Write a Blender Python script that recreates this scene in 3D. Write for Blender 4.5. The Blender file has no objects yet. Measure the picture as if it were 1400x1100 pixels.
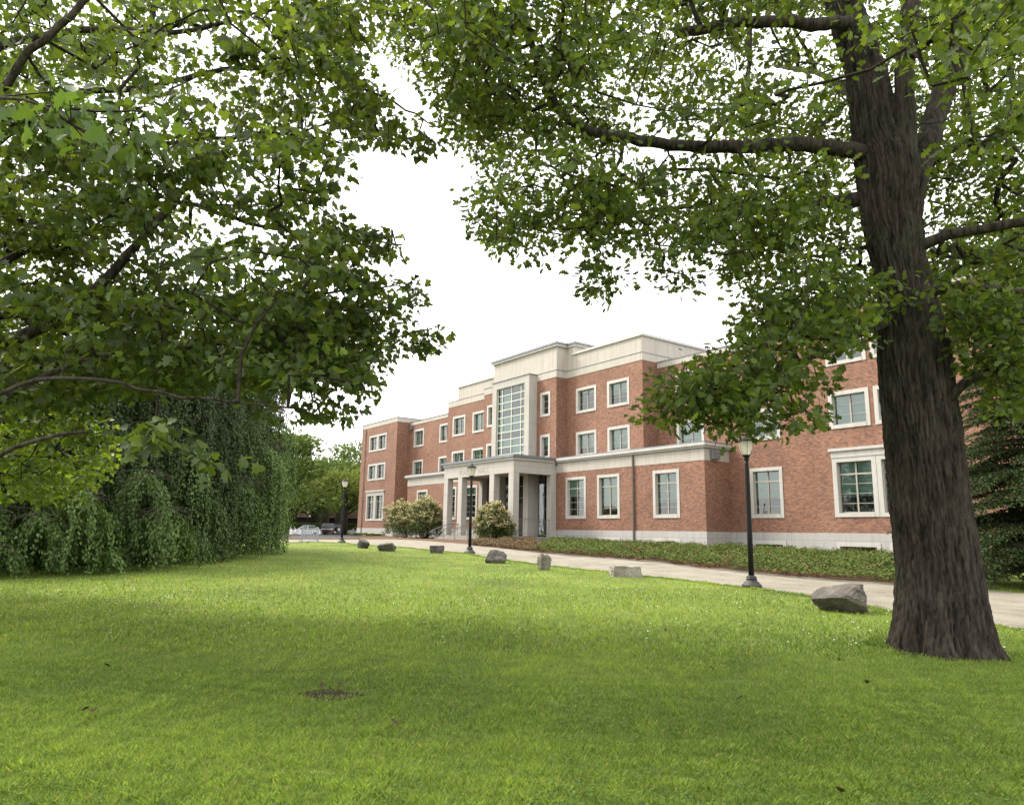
import bpy, math, random
import numpy as np
from mathutils import Vector
random.seed(7); RG = np.random.default_rng(11)
C = bpy.context.scene.collection
PI = math.pi
EYE = 1.6                       # eye height above the lawn; everything is laid out relative to the eye, then lifted
# ---------------------------------------------------------------- camera geometry
F, PITCH, ROLL, YAW = 975.4, 0.1803269, 0.0165287, -0.9472508
fwd = np.array([math.sin(YAW)*math.cos(PITCH), math.cos(YAW)*math.cos(PITCH), math.sin(PITCH)])
_r = np.array([math.cos(YAW), -math.sin(YAW), 0.0]); _u = np.cross(_r, fwd)
cr = _r*math.cos(ROLL)+_u*math.sin(ROLL); cu = -_r*math.sin(ROLL)+_u*math.cos(ROLL)
hf = np.array([math.sin(YAW), math.cos(YAW), 0.0])           # horizontal forward
hr = np.array([math.cos(YAW), -math.sin(YAW), 0.0])
def ray(a, b):
    a = np.asarray(a, float); b = np.asarray(b, float)
    return fwd*F + cr*(a-700)[..., None] + cu*(550-b)[..., None]
def atD(a, b, D):                # a point of the place D metres ahead (horizontally) in that direction
    d = ray(a, b); return d*(np.asarray(D, float)/(d@hf))[..., None]
def atY(a, b, Y):
    d = ray(a, b); return d*(Y/d[..., 1])[..., None]
def proj(P):
    P = np.asarray(P, float); d = P@fwd
    d = np.where(d < .05, .05, d)
    return 700+F*(P@cr)/d, 550-F*(P@cu)/d
def sstep(x, a, b):
    t = np.clip((x-a)/(b-a), 0, 1); return t*t*(3-2*t)
def g(x, y):                     # terrain height relative to the eye
    x = np.asarray(x, float); y = np.asarray(y, float)
    s = .0165*np.clip(-x, -25, 200)+.0095*np.clip(y, -30, 60)
    s = -np.log(np.exp(-9*s)+np.exp(-9*1.0))/9
    z = -EYE+s-.42*sstep(-x, 80, 88)
    z = z+.018*np.sin(x*.7+y*.5)*np.sin(y*.62-x*.3+1)+.02*np.sin(x*.23+1.3)*np.sin(y*.31)
    return z
def gray(a, b):                  # where a direction meets the terrain
    d = ray(a, b); t = 1.2/abs(d[2])
    for _ in range(60):
        p = d*t; t = t*(1+.6*((g(p[0], p[1])/p[2])-1))
    return d*t
# ---------------------------------------------------------------- mesh helpers
def setp(o, label=None, cat=None, group=None, kind=None):
    if label: o['label'] = label
    if cat: o['category'] = cat
    if group: o['group'] = group
    if kind: o['kind'] = kind
    return o
def empty(name, loc, label, cat, group=None, rz=0.0):
    o = bpy.data.objects.new(name, None); C.objects.link(o); o.location = [float(q) for q in loc]; o.rotation_euler = (0, 0, rz)
    o.empty_display_size = .3
    return setp(o, label, cat, group)
def link_mesh(name, me, mat, parent):
    o = bpy.data.objects.new(name, me); C.objects.link(o)
    if mat: me.materials.append(mat)
    if parent: o.parent = parent
    return o
def np_mesh(name, V, faces_flat, loop_tot, mat, parent=None, col=None, smooth=False, uv=None):
    """V (n,3); faces_flat: flat vertex indices; loop_tot: per-face counts"""
    me = bpy.data.meshes.new(name)
    V = np.ascontiguousarray(V, np.float32); ff = np.ascontiguousarray(faces_flat, np.int32).ravel(); lt = np.ascontiguousarray(loop_tot, np.int32)
    me.vertices.add(len(V)); me.vertices.foreach_set('co', V.ravel())
    me.loops.add(len(ff)); me.loops.foreach_set('vertex_index', ff)
    me.polygons.add(len(lt)); ls = np.concatenate([[0], np.cumsum(lt)[:-1]]).astype(np.int32)
    me.polygons.foreach_set('loop_start', ls)
    if smooth: me.polygons.foreach_set('use_smooth', np.ones(len(lt), bool))
    if col is not None:
        a = me.color_attributes.new('col', 'FLOAT_COLOR', 'POINT')
        c4 = np.ones((len(V), 4), np.float32); c4[:, :3] = col; a.data.foreach_set('color', c4.ravel())
    me.update(calc_edges=True); me.validate()
    return link_mesh(name, me, mat, parent)
class MB:
    def __init__(s): s.v = []; s.f = []
    def add(s, vs, fs):
        b = len(s.v); s.v += [tuple(map(float, q)) for q in vs]; s.f += [tuple(b+i for i in q) for q in fs]; return s
    def box(s, x0, x1, y0, y1, z0, z1):
        return s.add([(x0,y0,z0),(x1,y0,z0),(x1,y1,z0),(x0,y1,z0),(x0,y0,z1),(x1,y0,z1),(x1,y1,z1),(x0,y1,z1)],
                     [(3,2,1,0),(4,5,6,7),(0,1,5,4),(1,2,6,5),(2,3,7,6),(3,0,4,7)])
    def tube(s, pts, rad, n=8, cap=True, sx=1.0):
        pts = [Vector(p) for p in pts]; R = rad if hasattr(rad, '__len__') else [rad]*len(pts)
        vs = []; fs = []; ref = Vector((0, 0, 1))
        for i, p in enumerate(pts):
            t = (pts[min(i+1, len(pts)-1)]-pts[max(i-1, 0)]).normalized()
            if abs(t.dot(ref)) > .95: ref = Vector((1, 0, 0))
            a = t.cross(ref).normalized(); b = a.cross(t).normalized()
            for k in range(n):
                w = 2*PI*k/n; vs.append(p+(a*math.cos(w)+b*math.sin(w))*R[i])
        for i in range(len(pts)-1):
            for k in range(n):
                k2 = (k+1) % n; fs.append((i*n+k, i*n+k2, (i+1)*n+k2, (i+1)*n+k))
        if cap: fs.append(tuple(range(n-1, -1, -1))); fs.append(tuple((len(pts)-1)*n+k for k in range(n)))
        return s.add(vs, fs)
    def lathe(s, prof, n=16, c=(0, 0, 0), cap=True):
        vs = []; fs = []
        for r, z in prof:
            for k in range(n): vs.append((c[0]+r*math.cos(2*PI*k/n), c[1]+r*math.sin(2*PI*k/n), c[2]+z))
        for i in range(len(prof)-1):
            for k in range(n):
                k2 = (k+1) % n; fs.append((i*n+k, i*n+k2, (i+1)*n+k2, (i+1)*n+k))
        if cap: fs.append(tuple(range(n-1, -1, -1))); fs.append(tuple((len(prof)-1)*n+k for k in range(n)))
        return s.add(vs, fs)
    def prism(s, poly, y0, y1):       # polygon in x,z extruded in y
        n = len(poly); vs = [(x, y0, z) for x, z in poly]+[(x, y1, z) for x, z in poly]
        fs = [tuple(range(n)), tuple(range(2*n-1, n-1, -1))]+[(k, k+n, (k+1) % n+n, (k+1) % n) for k in range(n)]
        return s.add(vs, fs)
    def build(s, name, mat, parent=None, smooth=False, bevel=0, seg=2):
        me = bpy.data.meshes.new(name); me.from_pydata(s.v, [], s.f)
        uvl = me.uv_layers.new(name='uv'); n = len(me.loops)
        co = np.array(s.v); uv = np.zeros((n, 2), np.float32); nr = np.zeros((len(me.polygons), 3), np.float32)
        me.polygons.foreach_get('normal', nr.ravel()) if False else None
        k = 0
        for p in me.polygons:
            N = p.normal; ax = 0 if abs(N.x) > max(abs(N.y), abs(N.z)) else (1 if abs(N.y) >= abs(N.z) else 2)
            for vi in p.vertices:
                c = co[vi]; uv[k] = (c[1], c[2]) if ax == 0 else ((c[0], c[2]) if ax == 1 else (c[0], c[1])); k += 1
        uvl.data.foreach_set('uv', uv.ravel())
        if smooth: me.polygons.foreach_set('use_smooth', [True]*len(me.polygons))
        me.update(); o = link_mesh(name, me, mat, parent)
        if bevel:
            m = o.modifiers.new('bevel', 'BEVEL'); m.width = bevel; m.segments = seg; m.limit_method = 'ANGLE'
        return o
# ---------------------------------------------------------------- materials
def M_(name):
    m = bpy.data.materials.new(name); m.use_nodes = True; nt = m.node_tree; nt.nodes.clear()
    out = nt.nodes.new('ShaderNodeOutputMaterial'); return m, nt, out
def N(nt, t, **kw):
    n = nt.nodes.new(t)
    for k, v in kw.items():
        if k in n.inputs: n.inputs[k].default_value = v
        else: setattr(n, k, v)
    return n
def L(nt, a, b): nt.links.new(a, b)
def ramp(nt, stops):
    r = nt.nodes.new('ShaderNodeValToRGB'); e = r.color_ramp.elements
    while len(e) < len(stops): e.new(.5)
    for q, (p, c) in zip(e, stops): q.position = p; q.color = (c[0], c[1], c[2], 1)
    return r
def noise(nt, vec, scale, detail=4, rough=.55):
    n = N(nt, 'ShaderNodeTexNoise'); n.inputs['Scale'].default_value = scale; n.inputs['Detail'].default_value = detail; n.inputs['Roughness'].default_value = rough
    if vec is not None: L(nt, vec, n.inputs['Vector'])
    return n
def mix(nt, fac, a, b, mode='MIX'):
    m = nt.nodes.new('ShaderNodeMix'); m.data_type = 'RGBA'; m.blend_type = mode
    for s, v in ((m.inputs[0], fac), (m.inputs[6], a), (m.inputs[7], b)):
        if isinstance(v, (int, float)): s.default_value = v
        elif isinstance(v, tuple): s.default_value = (v[0], v[1], v[2], 1)
        else: L(nt, v, s)
    return m.outputs[2]
def simple(name, col, rough=.7, var=.15, scale=6, metal=0, bump=0.0, spec=.5, bscale=None):
    m, nt, out = M_(name); tc = N(nt, 'ShaderNodeTexCoord'); p = N(nt, 'ShaderNodeBsdfPrincipled')
    n = noise(nt, tc.outputs['Object'], scale)
    r = ramp(nt, [(.3, tuple(c*(1-var) for c in col)), (.7, tuple(min(1, c*(1+var)) for c in col))])
    L(nt, n.outputs['Fac'], r.inputs['Fac']); L(nt, r.outputs['Color'], p.inputs['Base Color'])
    p.inputs['Roughness'].default_value = rough; p.inputs['Metallic'].default_value = metal; p.inputs['Specular IOR Level'].default_value = spec
    if bump:
        n2 = noise(nt, tc.outputs['Object'], bscale or scale*6, 6); b = N(nt, 'ShaderNodeBump'); b.inputs['Strength'].default_value = bump; b.inputs['Distance'].default_value = .02
        L(nt, n2.outputs['Fac'], b.inputs['Height']); L(nt, b.outputs['Normal'], p.inputs['Normal'])
    L(nt, p.outputs[0], out.inputs[0]); return m
def brick_mat():
    m, nt, out = M_('brick'); uv = N(nt, 'ShaderNodeUVMap'); p = N(nt, 'ShaderNodeBsdfPrincipled')
    b = N(nt, 'ShaderNodeTexBrick'); b.offset = .5; b.inputs['Scale'].default_value = 1; b.inputs['Mortar Size'].default_value = .007
    b.inputs['Brick Width'].default_value = .215; b.inputs['Row Height'].default_value = .075; b.inputs['Bias'].default_value = -.1
    b.inputs['Color1'].default_value = (.262, .114, .064, 1); b.inputs['Color2'].default_value = (.120, .052, .030, 1); b.inputs['Mortar'].default_value = (.195, .15, .118, 1)
    L(nt, uv.outputs[0], b.inputs['Vector'])
    mp = N(nt, 'ShaderNodeMapping'); mp.inputs['Scale'].default_value = (4.6, 13, 1); L(nt, uv.outputs[0], mp.inputs['Vector'])
    wn = noise(nt, mp.outputs[0], 1.0, 1)
    r0 = ramp(nt, [(.30, (.68, .66, .66)), (.5, (1, 1, 1)), (.70, (1.2, 1.17, 1.1))]); L(nt, wn.outputs['Fac'], r0.inputs['Fac'])
    c1 = mix(nt, 1.0, b.outputs['Color'], r0.outputs['Color'], 'MULTIPLY')
    big = noise(nt, uv.outputs[0], .35, 5); r1 = ramp(nt, [(.3, (.82, .8, .8)), (.7, (1.12, 1.12, 1.12))]); L(nt, big.outputs['Fac'], r1.inputs['Fac'])
    c2 = mix(nt, 1.0, c1, r1.outputs['Color'], 'MULTIPLY'); L(nt, c2, p.inputs['Base Color'])
    p.inputs['Roughness'].default_value = .85
    bp = N(nt, 'ShaderNodeBump'); bp.inputs['Strength'].default_value = .5; bp.inputs['Distance'].default_value = .01; bp.invert = True
    L(nt, b.outputs['Fac'], bp.inputs['Height']); L(nt, bp.outputs['Normal'], p.inputs['Normal']); L(nt, p.outputs[0], out.inputs[0]); return m
def stone_mat(name, col, joint=1.2, jh=10.0, offs=0.0):
    m, nt, out = M_(name); uv = N(nt, 'ShaderNodeUVMap'); p = N(nt, 'ShaderNodeBsdfPrincipled')
    b = N(nt, 'ShaderNodeTexBrick'); b.offset = 0; b.inputs['Scale'].default_value = 1; b.inputs['Mortar Size'].default_value = .009
    b.inputs['Brick Width'].default_value = joint; b.inputs['Row Height'].default_value = jh
    b.inputs['Color1'].default_value = (*col, 1); b.inputs['Color2'].default_value = (*[c*.93 for c in col], 1); b.inputs['Mortar'].default_value = (*[c*.55 for c in col], 1)
    mp0 = N(nt, 'ShaderNodeMapping'); mp0.inputs['Location'].default_value = (offs, 50.13, 0); L(nt, uv.outputs[0], mp0.inputs[0]); L(nt, mp0.outputs[0], b.inputs['Vector'])
    mp = N(nt, 'ShaderNodeMapping'); mp.inputs['Scale'].default_value = (3.0, .35, 1); L(nt, uv.outputs[0], mp.inputs[0])
    st = noise(nt, mp.outputs[0], 1.2, 6); r = ramp(nt, [(.32, (.84, .82, .78)), (.55, (1, 1, 1)), (.8, (1.04, 1.04, 1.04))]); L(nt, st.outputs['Fac'], r.inputs['Fac'])
    c = mix(nt, .75, b.outputs['Color'], r.outputs['Color'], 'MULTIPLY')
    fn = noise(nt, uv.outputs[0], 14, 6); r2 = ramp(nt, [(.35, (.88, .87, .86)), (.6, (1.03, 1.03, 1.03))]); L(nt, fn.outputs['Fac'], r2.inputs['Fac'])
    c = mix(nt, 1.0, c, r2.outputs['Color'], 'MULTIPLY')
    L(nt, c, p.inputs['Base Color']); p.inputs['Roughness'].default_value = .85
    L(nt, p.outputs[0], out.inputs[0]); return m
def glass_mat():
    m, nt, out = M_('window_glass'); fr = N(nt, 'ShaderNodeFresnel'); fr.inputs['IOR'].default_value = 2.0
    tr = N(nt, 'ShaderNodeBsdfTransparent'); tr.inputs[0].default_value = (.62, .76, .70, 1); gl = N(nt, 'ShaderNodeBsdfGlossy'); gl.inputs['Roughness'].default_value = .015; gl.inputs[0].default_value = (.9, .95, .95, 1)
    tc = N(nt, 'ShaderNodeTexCoord'); n = noise(nt, tc.outputs['Object'], .9, 2); b = N(nt, 'ShaderNodeBump'); b.inputs['Strength'].default_value = .12; b.inputs['Distance'].default_value = .08
    L(nt, n.outputs['Fac'], b.inputs['Height']); L(nt, b.outputs[0], gl.inputs['Normal'])
    mx = N(nt, 'ShaderNodeMixShader'); L(nt, fr.outputs[0], mx.inputs[0]); L(nt, tr.outputs[0], mx.inputs[1]); L(nt, gl.outputs[0], mx.inputs[2]); L(nt, mx.outputs[0], out.inputs[0]); return m
def leaf_mat(name, trans=.4, tint=(1.25, 1.45, .55), rough=.5, spec=.35):
    m, nt, out = M_(name); at = N(nt, 'ShaderNodeAttribute'); at.attribute_name = 'col'
    p = N(nt, 'ShaderNodeBsdfPrincipled'); p.inputs['Roughness'].default_value = rough; p.inputs['Specular IOR Level'].default_value = spec
    L(nt, at.outputs['Color'], p.inputs['Base Color'])
    t = N(nt, 'ShaderNodeBsdfTranslucent'); L(nt, mix(nt, 1.0, at.outputs['Color'], tint, 'MULTIPLY'), t.inputs[0])
    mx = N(nt, 'ShaderNodeMixShader'); mx.inputs[0].default_value = trans; L(nt, p.outputs[0], mx.inputs[1]); L(nt, t.outputs[0], mx.inputs[2]); L(nt, mx.outputs[0], out.inputs[0]); return m
def bark_mat(name, c0, c1, sc=1.0):
    m, nt, out = M_(name); tc = N(nt, 'ShaderNodeTexCoord'); p = N(nt, 'ShaderNodeBsdfPrincipled')
    mp = N(nt, 'ShaderNodeMapping'); mp.inputs['Scale'].default_value = (14*sc, 14*sc, 2.2*sc); L(nt, tc.outputs['Object'], mp.inputs[0])
    n = noise(nt, mp.outputs[0], 1.3, 8, .65); r = ramp(nt, [(.34, c0), (.5, tuple((a+b)/2 for a, b in zip(c0, c1))), (.68, c1)]); L(nt, n.outputs['Fac'], r.inputs['Fac'])
    big = noise(nt, tc.outputs['Object'], 1.6, 5); r2 = ramp(nt, [(.4, (.8, .78, .76)), (.58, (1, 1, 1)), (.72, (.92, 1.12, .9))]); L(nt, big.outputs['Fac'], r2.inputs['Fac'])
    L(nt, mix(nt, 1.0, r.outputs['Color'], r2.outputs['Color'], 'MULTIPLY'), p.inputs['Base Color']); p.inputs['Roughness'].default_value = .95; p.inputs['Specular IOR Level'].default_value = .15
    b = N(nt, 'ShaderNodeBump'); b.inputs['Strength'].default_value = .9; b.inputs['Distance'].default_value = .03/sc; L(nt, n.outputs['Fac'], b.inputs['Height']); L(nt, b.outputs[0], p.inputs['Normal'])
    L(nt, p.outputs[0], out.inputs[0]); return m
def ground_mat(name, stops, scales, bump=.3, bd=.02):
    m, nt, out = M_(name); tc = N(nt, 'ShaderNodeTexCoord'); p = N(nt, 'ShaderNodeBsdfPrincipled'); p.inputs['Roughness'].default_value = .95; p.inputs['Specular IOR Level'].default_value = .15
    n = noise(nt, tc.outputs['Object'], scales[0], 8, .6); r = ramp(nt, stops); L(nt, n.outputs['Fac'], r.inputs['Fac'])
    n2 = noise(nt, tc.outputs['Object'], scales[1], 6, .7); r2 = ramp(nt, [(.32, (.66, .66, .66)), (.68, (1.3, 1.3, 1.3))]); L(nt, n2.outputs['Fac'], r2.inputs['Fac'])
    L(nt, mix(nt, 1.0, r.outputs['Color'], r2.outputs['Color'], 'MULTIPLY'), p.inputs['Base Color'])
    b = N(nt, 'ShaderNodeBump'); b.inputs['Strength'].default_value = bump; b.inputs['Distance'].default_value = bd; L(nt, n2.outputs['Fac'], b.inputs['Height']); L(nt, b.outputs[0], p.inputs['Normal'])
    L(nt, p.outputs[0], out.inputs[0]); return m
MAT = dict(
    brick=brick_mat(), stone=stone_mat('limestone', (.40, .37, .325), 1.25), trim=stone_mat('stone_trim', (.45, .435, .405), 50), pier=stone_mat('pier_stone', (.375, .355, .325), 50, 1.9),
    base=stone_mat('base_stone', (.36, .35, .335), 1.9, 10.0), flash=simple('roof_flashing', (.16, .165, .18), .45, .2, 3, .3), roof=simple('roof_felt', (.1, .1, .1), .9),
    glass=glass_mat(), frame=simple('window_frame_paint', (.30, .275, .225), .5, .1, 8), greenframe=simple('curtain_wall_frame', (.50, .53, .42), .45, .1, 6),
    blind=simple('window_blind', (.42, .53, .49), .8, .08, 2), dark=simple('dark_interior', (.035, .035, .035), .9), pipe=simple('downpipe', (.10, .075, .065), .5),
    wood=simple('door_wood', (.05, .035, .025), .5), rail=simple('rail_metal', (.20, .20, .19), .4, .2, 6, .6), black=simple('black_iron', (.008, .008, .009), .6, .3, 9, spec=.25),
    silver=simple('galvanised_steel', (.28, .30, .32), .45, .1, 9, .5), steps=simple('step_stone', (.22, .20, .175), .9, .2, 5, bump=.3),
    letter=simple('engraved_letters', (.24, .215, .185), .9), mulch=ground_mat('mulch', [(.3, (.06, .035, .022)), (.55, (.13, .08, .05)), (.75, (.25, .17, .11))], (3, 30), .8, .04),
    path=ground_mat('gravel', [(.25, (.17, .15, .115)), (.5, (.245, .22, .175)), (.8, (.315, .29, .24))], (1.3, 26), 1.0, .03),
    soil=ground_mat('lawn_soil', [(.3, (.075, .10, .022)), (.5, (.13, .17, .033)), (.7, (.18, .22, .045))], (.5, 22), .5, .03),
    leaf=leaf_mat('leaf', .5, (1.9, 1.85, .5), .45, .4), oakleaf=leaf_mat('oak_leaf', .5, (1.9, 1.85, .5), .5, .3), beechleaf=leaf_mat('beech_leaf', .22, (1.4, 1.4, .5), .5, .22), farleaf=leaf_mat('far_leaf', .25, (1.3, 1.2, .6), .8, .1), grass=leaf_mat('grass_blade', .5, (1.35, 1.35, .7), .5, .3), needle=leaf_mat('needle', .15, (1, 1, .8), .8, .1), shrub=leaf_mat('shrub_leaf', .25, (1.2, 1.2, .7)),
    bark=bark_mat('oak_bark', (.008, .007, .006), (.076, .063, .051)), twig=bark_mat('twig_bark', (.015, .012, .01), (.05, .042, .033), 2.0), ptwig=bark_mat('pale_twig', (.05, .045, .035), (.13, .115, .09), 2.0),
    rock=None, dirt=ground_mat('bare_soil', [(.3, (.016, .012, .007)), (.55, (.045, .032, .018)), (.75, (.06, .06, .02))], (9, 60), .8, .02), roadm=ground_mat('asphalt', [(.3, (.05, .05, .05)), (.6, (.075, .073, .07)), (.8, (.10, .095, .09))], (.8, 60), .3, .01), white=simple('flower_white', (.75, .75, .68), .8), deadleaf=simple('dead_leaf', (.07, .05, .028), .95, .4, 5, spec=.1))
def rock_mat(name, c0, c1, c2):
    m, nt, out = M_(name); tc = N(nt, 'ShaderNodeTexCoord'); p = N(nt, 'ShaderNodeBsdfPrincipled'); p.inputs['Roughness'].default_value = .9
    n = noise(nt, tc.outputs['Object'], 2.2, 10, .68); r = ramp(nt, [(.3, c0), (.5, c1), (.68, c2)]); L(nt, n.outputs['Fac'], r.inputs['Fac']); 
    sp = noise(nt, tc.outputs['Object'], 60, 3); r2 = ramp(nt, [(.35, (.7, .7, .7)), (.65, (1.2, 1.2, 1.2))]); L(nt, sp.outputs['Fac'], r2.inputs['Fac'])
    L(nt, mix(nt, 1.0, r.outputs['Color'], r2.outputs['Color'], 'MULTIPLY'), p.inputs['Base Color'])
    b = N(nt, 'ShaderNodeBump'); b.inputs['Strength'].default_value = 1.0; b.inputs['Distance'].default_value = .12; L(nt, n.outputs['Fac'], b.inputs['Height']); L(nt, b.outputs[0], p.inputs['Normal']); L(nt, p.outputs[0], out.inputs[0]); return m
# ---------------------------------------------------------------- setting: terrain, path, beds
def grid_sheet(name, xs, ys, mat, dz=0.0):
    X, Y = np.meshgrid(xs, ys); Z = g(X, Y)+dz; V = np.stack([X.ravel(), Y.ravel(), Z.ravel()], 1)
    nx, ny = len(xs), len(ys); i = np.arange(nx-1)[None, :]+nx*np.arange(ny-1)[:, None]; i = i.ravel()
    Fc = np.stack([i, i+1, i+nx+1, i+nx], 1); o = np_mesh(name, V, Fc, np.full(len(Fc), 4), mat, smooth=True); return o
xs = np.concatenate([[-900, -500, -300, -200, -150], np.arange(-120, -50, 2.0), np.arange(-50, 6, .5), [8, 12, 20, 40, 100, 300]])
ys = np.concatenate([[-300, -100, -50, -30, -20], np.arange(-12, 42, .5), [45, 50, 60, 80, 120, 200, 400, 900]])
setp(grid_sheet('lawn', xs, ys, MAT['soil']), kind='structure')
def strip(name, A, B, mat, dz, n=160, m=14, wob=.12):
    A = np.array([gray(*p)[:2] if len(p) == 2 else p[:2] for p in A]); B = np.array([gray(*p)[:2] if len(p) == 2 else p[:2] for p in B])
    def res(P):
        s = np.concatenate([[0], np.cumsum(np.linalg.norm(np.diff(P, axis=0), axis=1))]); t = np.linspace(0, s[-1], n)
        return np.stack([np.interp(t, s, P[:, 0]), np.interp(t, s, P[:, 1])], 1)
    A = res(A); B = res(B); d = (B-A); d /= np.linalg.norm(d, axis=1)[:, None]+1e-9
    A = A-d*(wob*RG.normal(0, .5, n))[:, None]; B = B+d*(wob*RG.normal(0, .5, n))[:, None]
    t = np.linspace(0, 1, m)[None, :, None]; P = A[:, None]*(1-t)+B[:, None]*t
    V = np.concatenate([P, (g(P[..., 0], P[..., 1])+dz)[..., None]], 2).reshape(-1, 3)
    i = (np.arange(m-1)[None, :]+m*np.arange(n-1)[:, None]).ravel(); Fc = np.stack([i, i+m, i+m+1, i+1], 1)
    o = np_mesh(name, V, Fc, np.full(len(Fc), 4), mat, smooth=True); setp(o, kind='structure'); return np.concatenate([A, B[::-1]])
nearE = [(-95, 27.5, 0), (384, 742), (430, 741.5), (470, 742.5), (560, 749), (640, 757), (700, 767), (780, 777), (857, 785), (940, 794), (1028, 804), (1110, 816), (1200, 832), (1300, 848), (1400, 861), (1500, 880), (1620, 905)]
farE = [(-95, 30.2, 0), (384, 737.4), (430, 737.6), (470, 737.4), (500, 737.2), (540, 737.3), (600, 740.5), (660, 746), (700, 750.5), (780, 758), (906, 768), (1012, 780), (1113, 789.6), (1217, 797), (1310, 803), (1400, 812), (1500, 822), (1620, 836)]
PATH = strip('path', nearE, farE, MAT['path'], .012, n=420, m=34, wob=.10)
bedA = [(488, 737.0), (510, 737.0), (540, 737.2), (600, 740.3), (660, 745.8), (700, 750.3), (780, 757.8), (906, 767.8), (1012, 779.8), (1113, 789.4), (1222, 796)]
bedB = [(-82.3, 36.3, 0), (-72, 36.3, 0), (-60, 35.5, 0), (-50, 35.5, 0), (-40, 35.5, 0), (-28, 36.5, 0), (-12.5, 36.4, 0)]
BED = strip('planting_bed', bedA, bedB, MAT['mulch'], .007, n=300, m=24)
strip('verge', [(340, 737.3), (384, 737.2), (430, 737.4), (470, 737.2), (490, 737.0)], [(340, 735.2), (384, 735.4), (430, 735.6), (470, 735.6), (490, 735.7)], MAT['mulch'], .03, m=10)
strip('road', [(320, 735.1), (384, 735.35), (430, 735.55), (470, 735.55), (492, 735.6)], [(320, 732.0), (384, 732.2), (430, 732.6), (470, 732.8), (492, 733.0)], MAT['roadm'], .04, m=12)
def inpoly(P, poly):
    x, y = P[:, 0], P[:, 1]; ins = np.zeros(len(P), bool); q = poly; j = len(q)-1
    for i in range(len(q)):
        xi, yi = q[i]; xj, yj = q[j]
        c = ((yi > y) != (yj > y)) & (x < (xj-xi)*(y-yi)/((yj-yi)+1e-12)+xi); ins ^= c; j = i
    return ins
# ---------------------------------------------------------------- building
T, MM, A_, C_, W_ = 35.57, 38.0, 36.5, 35.43, 36.35
hall = empty('brick_hall', (-48.4, 36, -.6), 'long three-storey red brick hall with limestone bands, pillared entrance porch and tall glazed bay', 'building')
INV = Vector((48.4, -36, .6))
def fix(o):                     # building parts are written in place and hung under the hall
    o.parent = hall; o.location = INV; return o
def part(mb, name, mat, **k): return fix(mb.build(name, MAT[mat], **k))
def wallX(mb, x0, x1, z0, z1, Y, holes, th=.35):
    xs = sorted({x0, x1, *[h for q in holes for h in (q[0], q[1])]}); zs = sorted({z0, z1, *[h for q in holes for h in (q[2], q[3])]})
    xs = [x for x in xs if x0 <= x <= x1]; zs = [z for z in zs if z0 <= z <= z1]
    for i in range(len(xs)-1):
        for j in range(len(zs)-1):
            cx, cz = (xs[i]+xs[i+1])/2, (zs[j]+zs[j+1])/2
            if any(q[0] < cx < q[1] and q[2] < cz < q[3] for q in holes): continue
            mb.add([(xs[i], Y, zs[j]), (xs[i+1], Y, zs[j]), (xs[i+1], Y, zs[j+1]), (xs[i], Y, zs[j+1])], [(0, 1, 2, 3)])
def sideX(mb, X, y0, y1, z0, z1, right=True):
    q = [(X, y0, z0), (X, y1, z0), (X, y1, z1), (X, y0, z1)]
    mb.add(q, [(0, 1, 2, 3) if right else (3, 2, 1, 0)])
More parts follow.
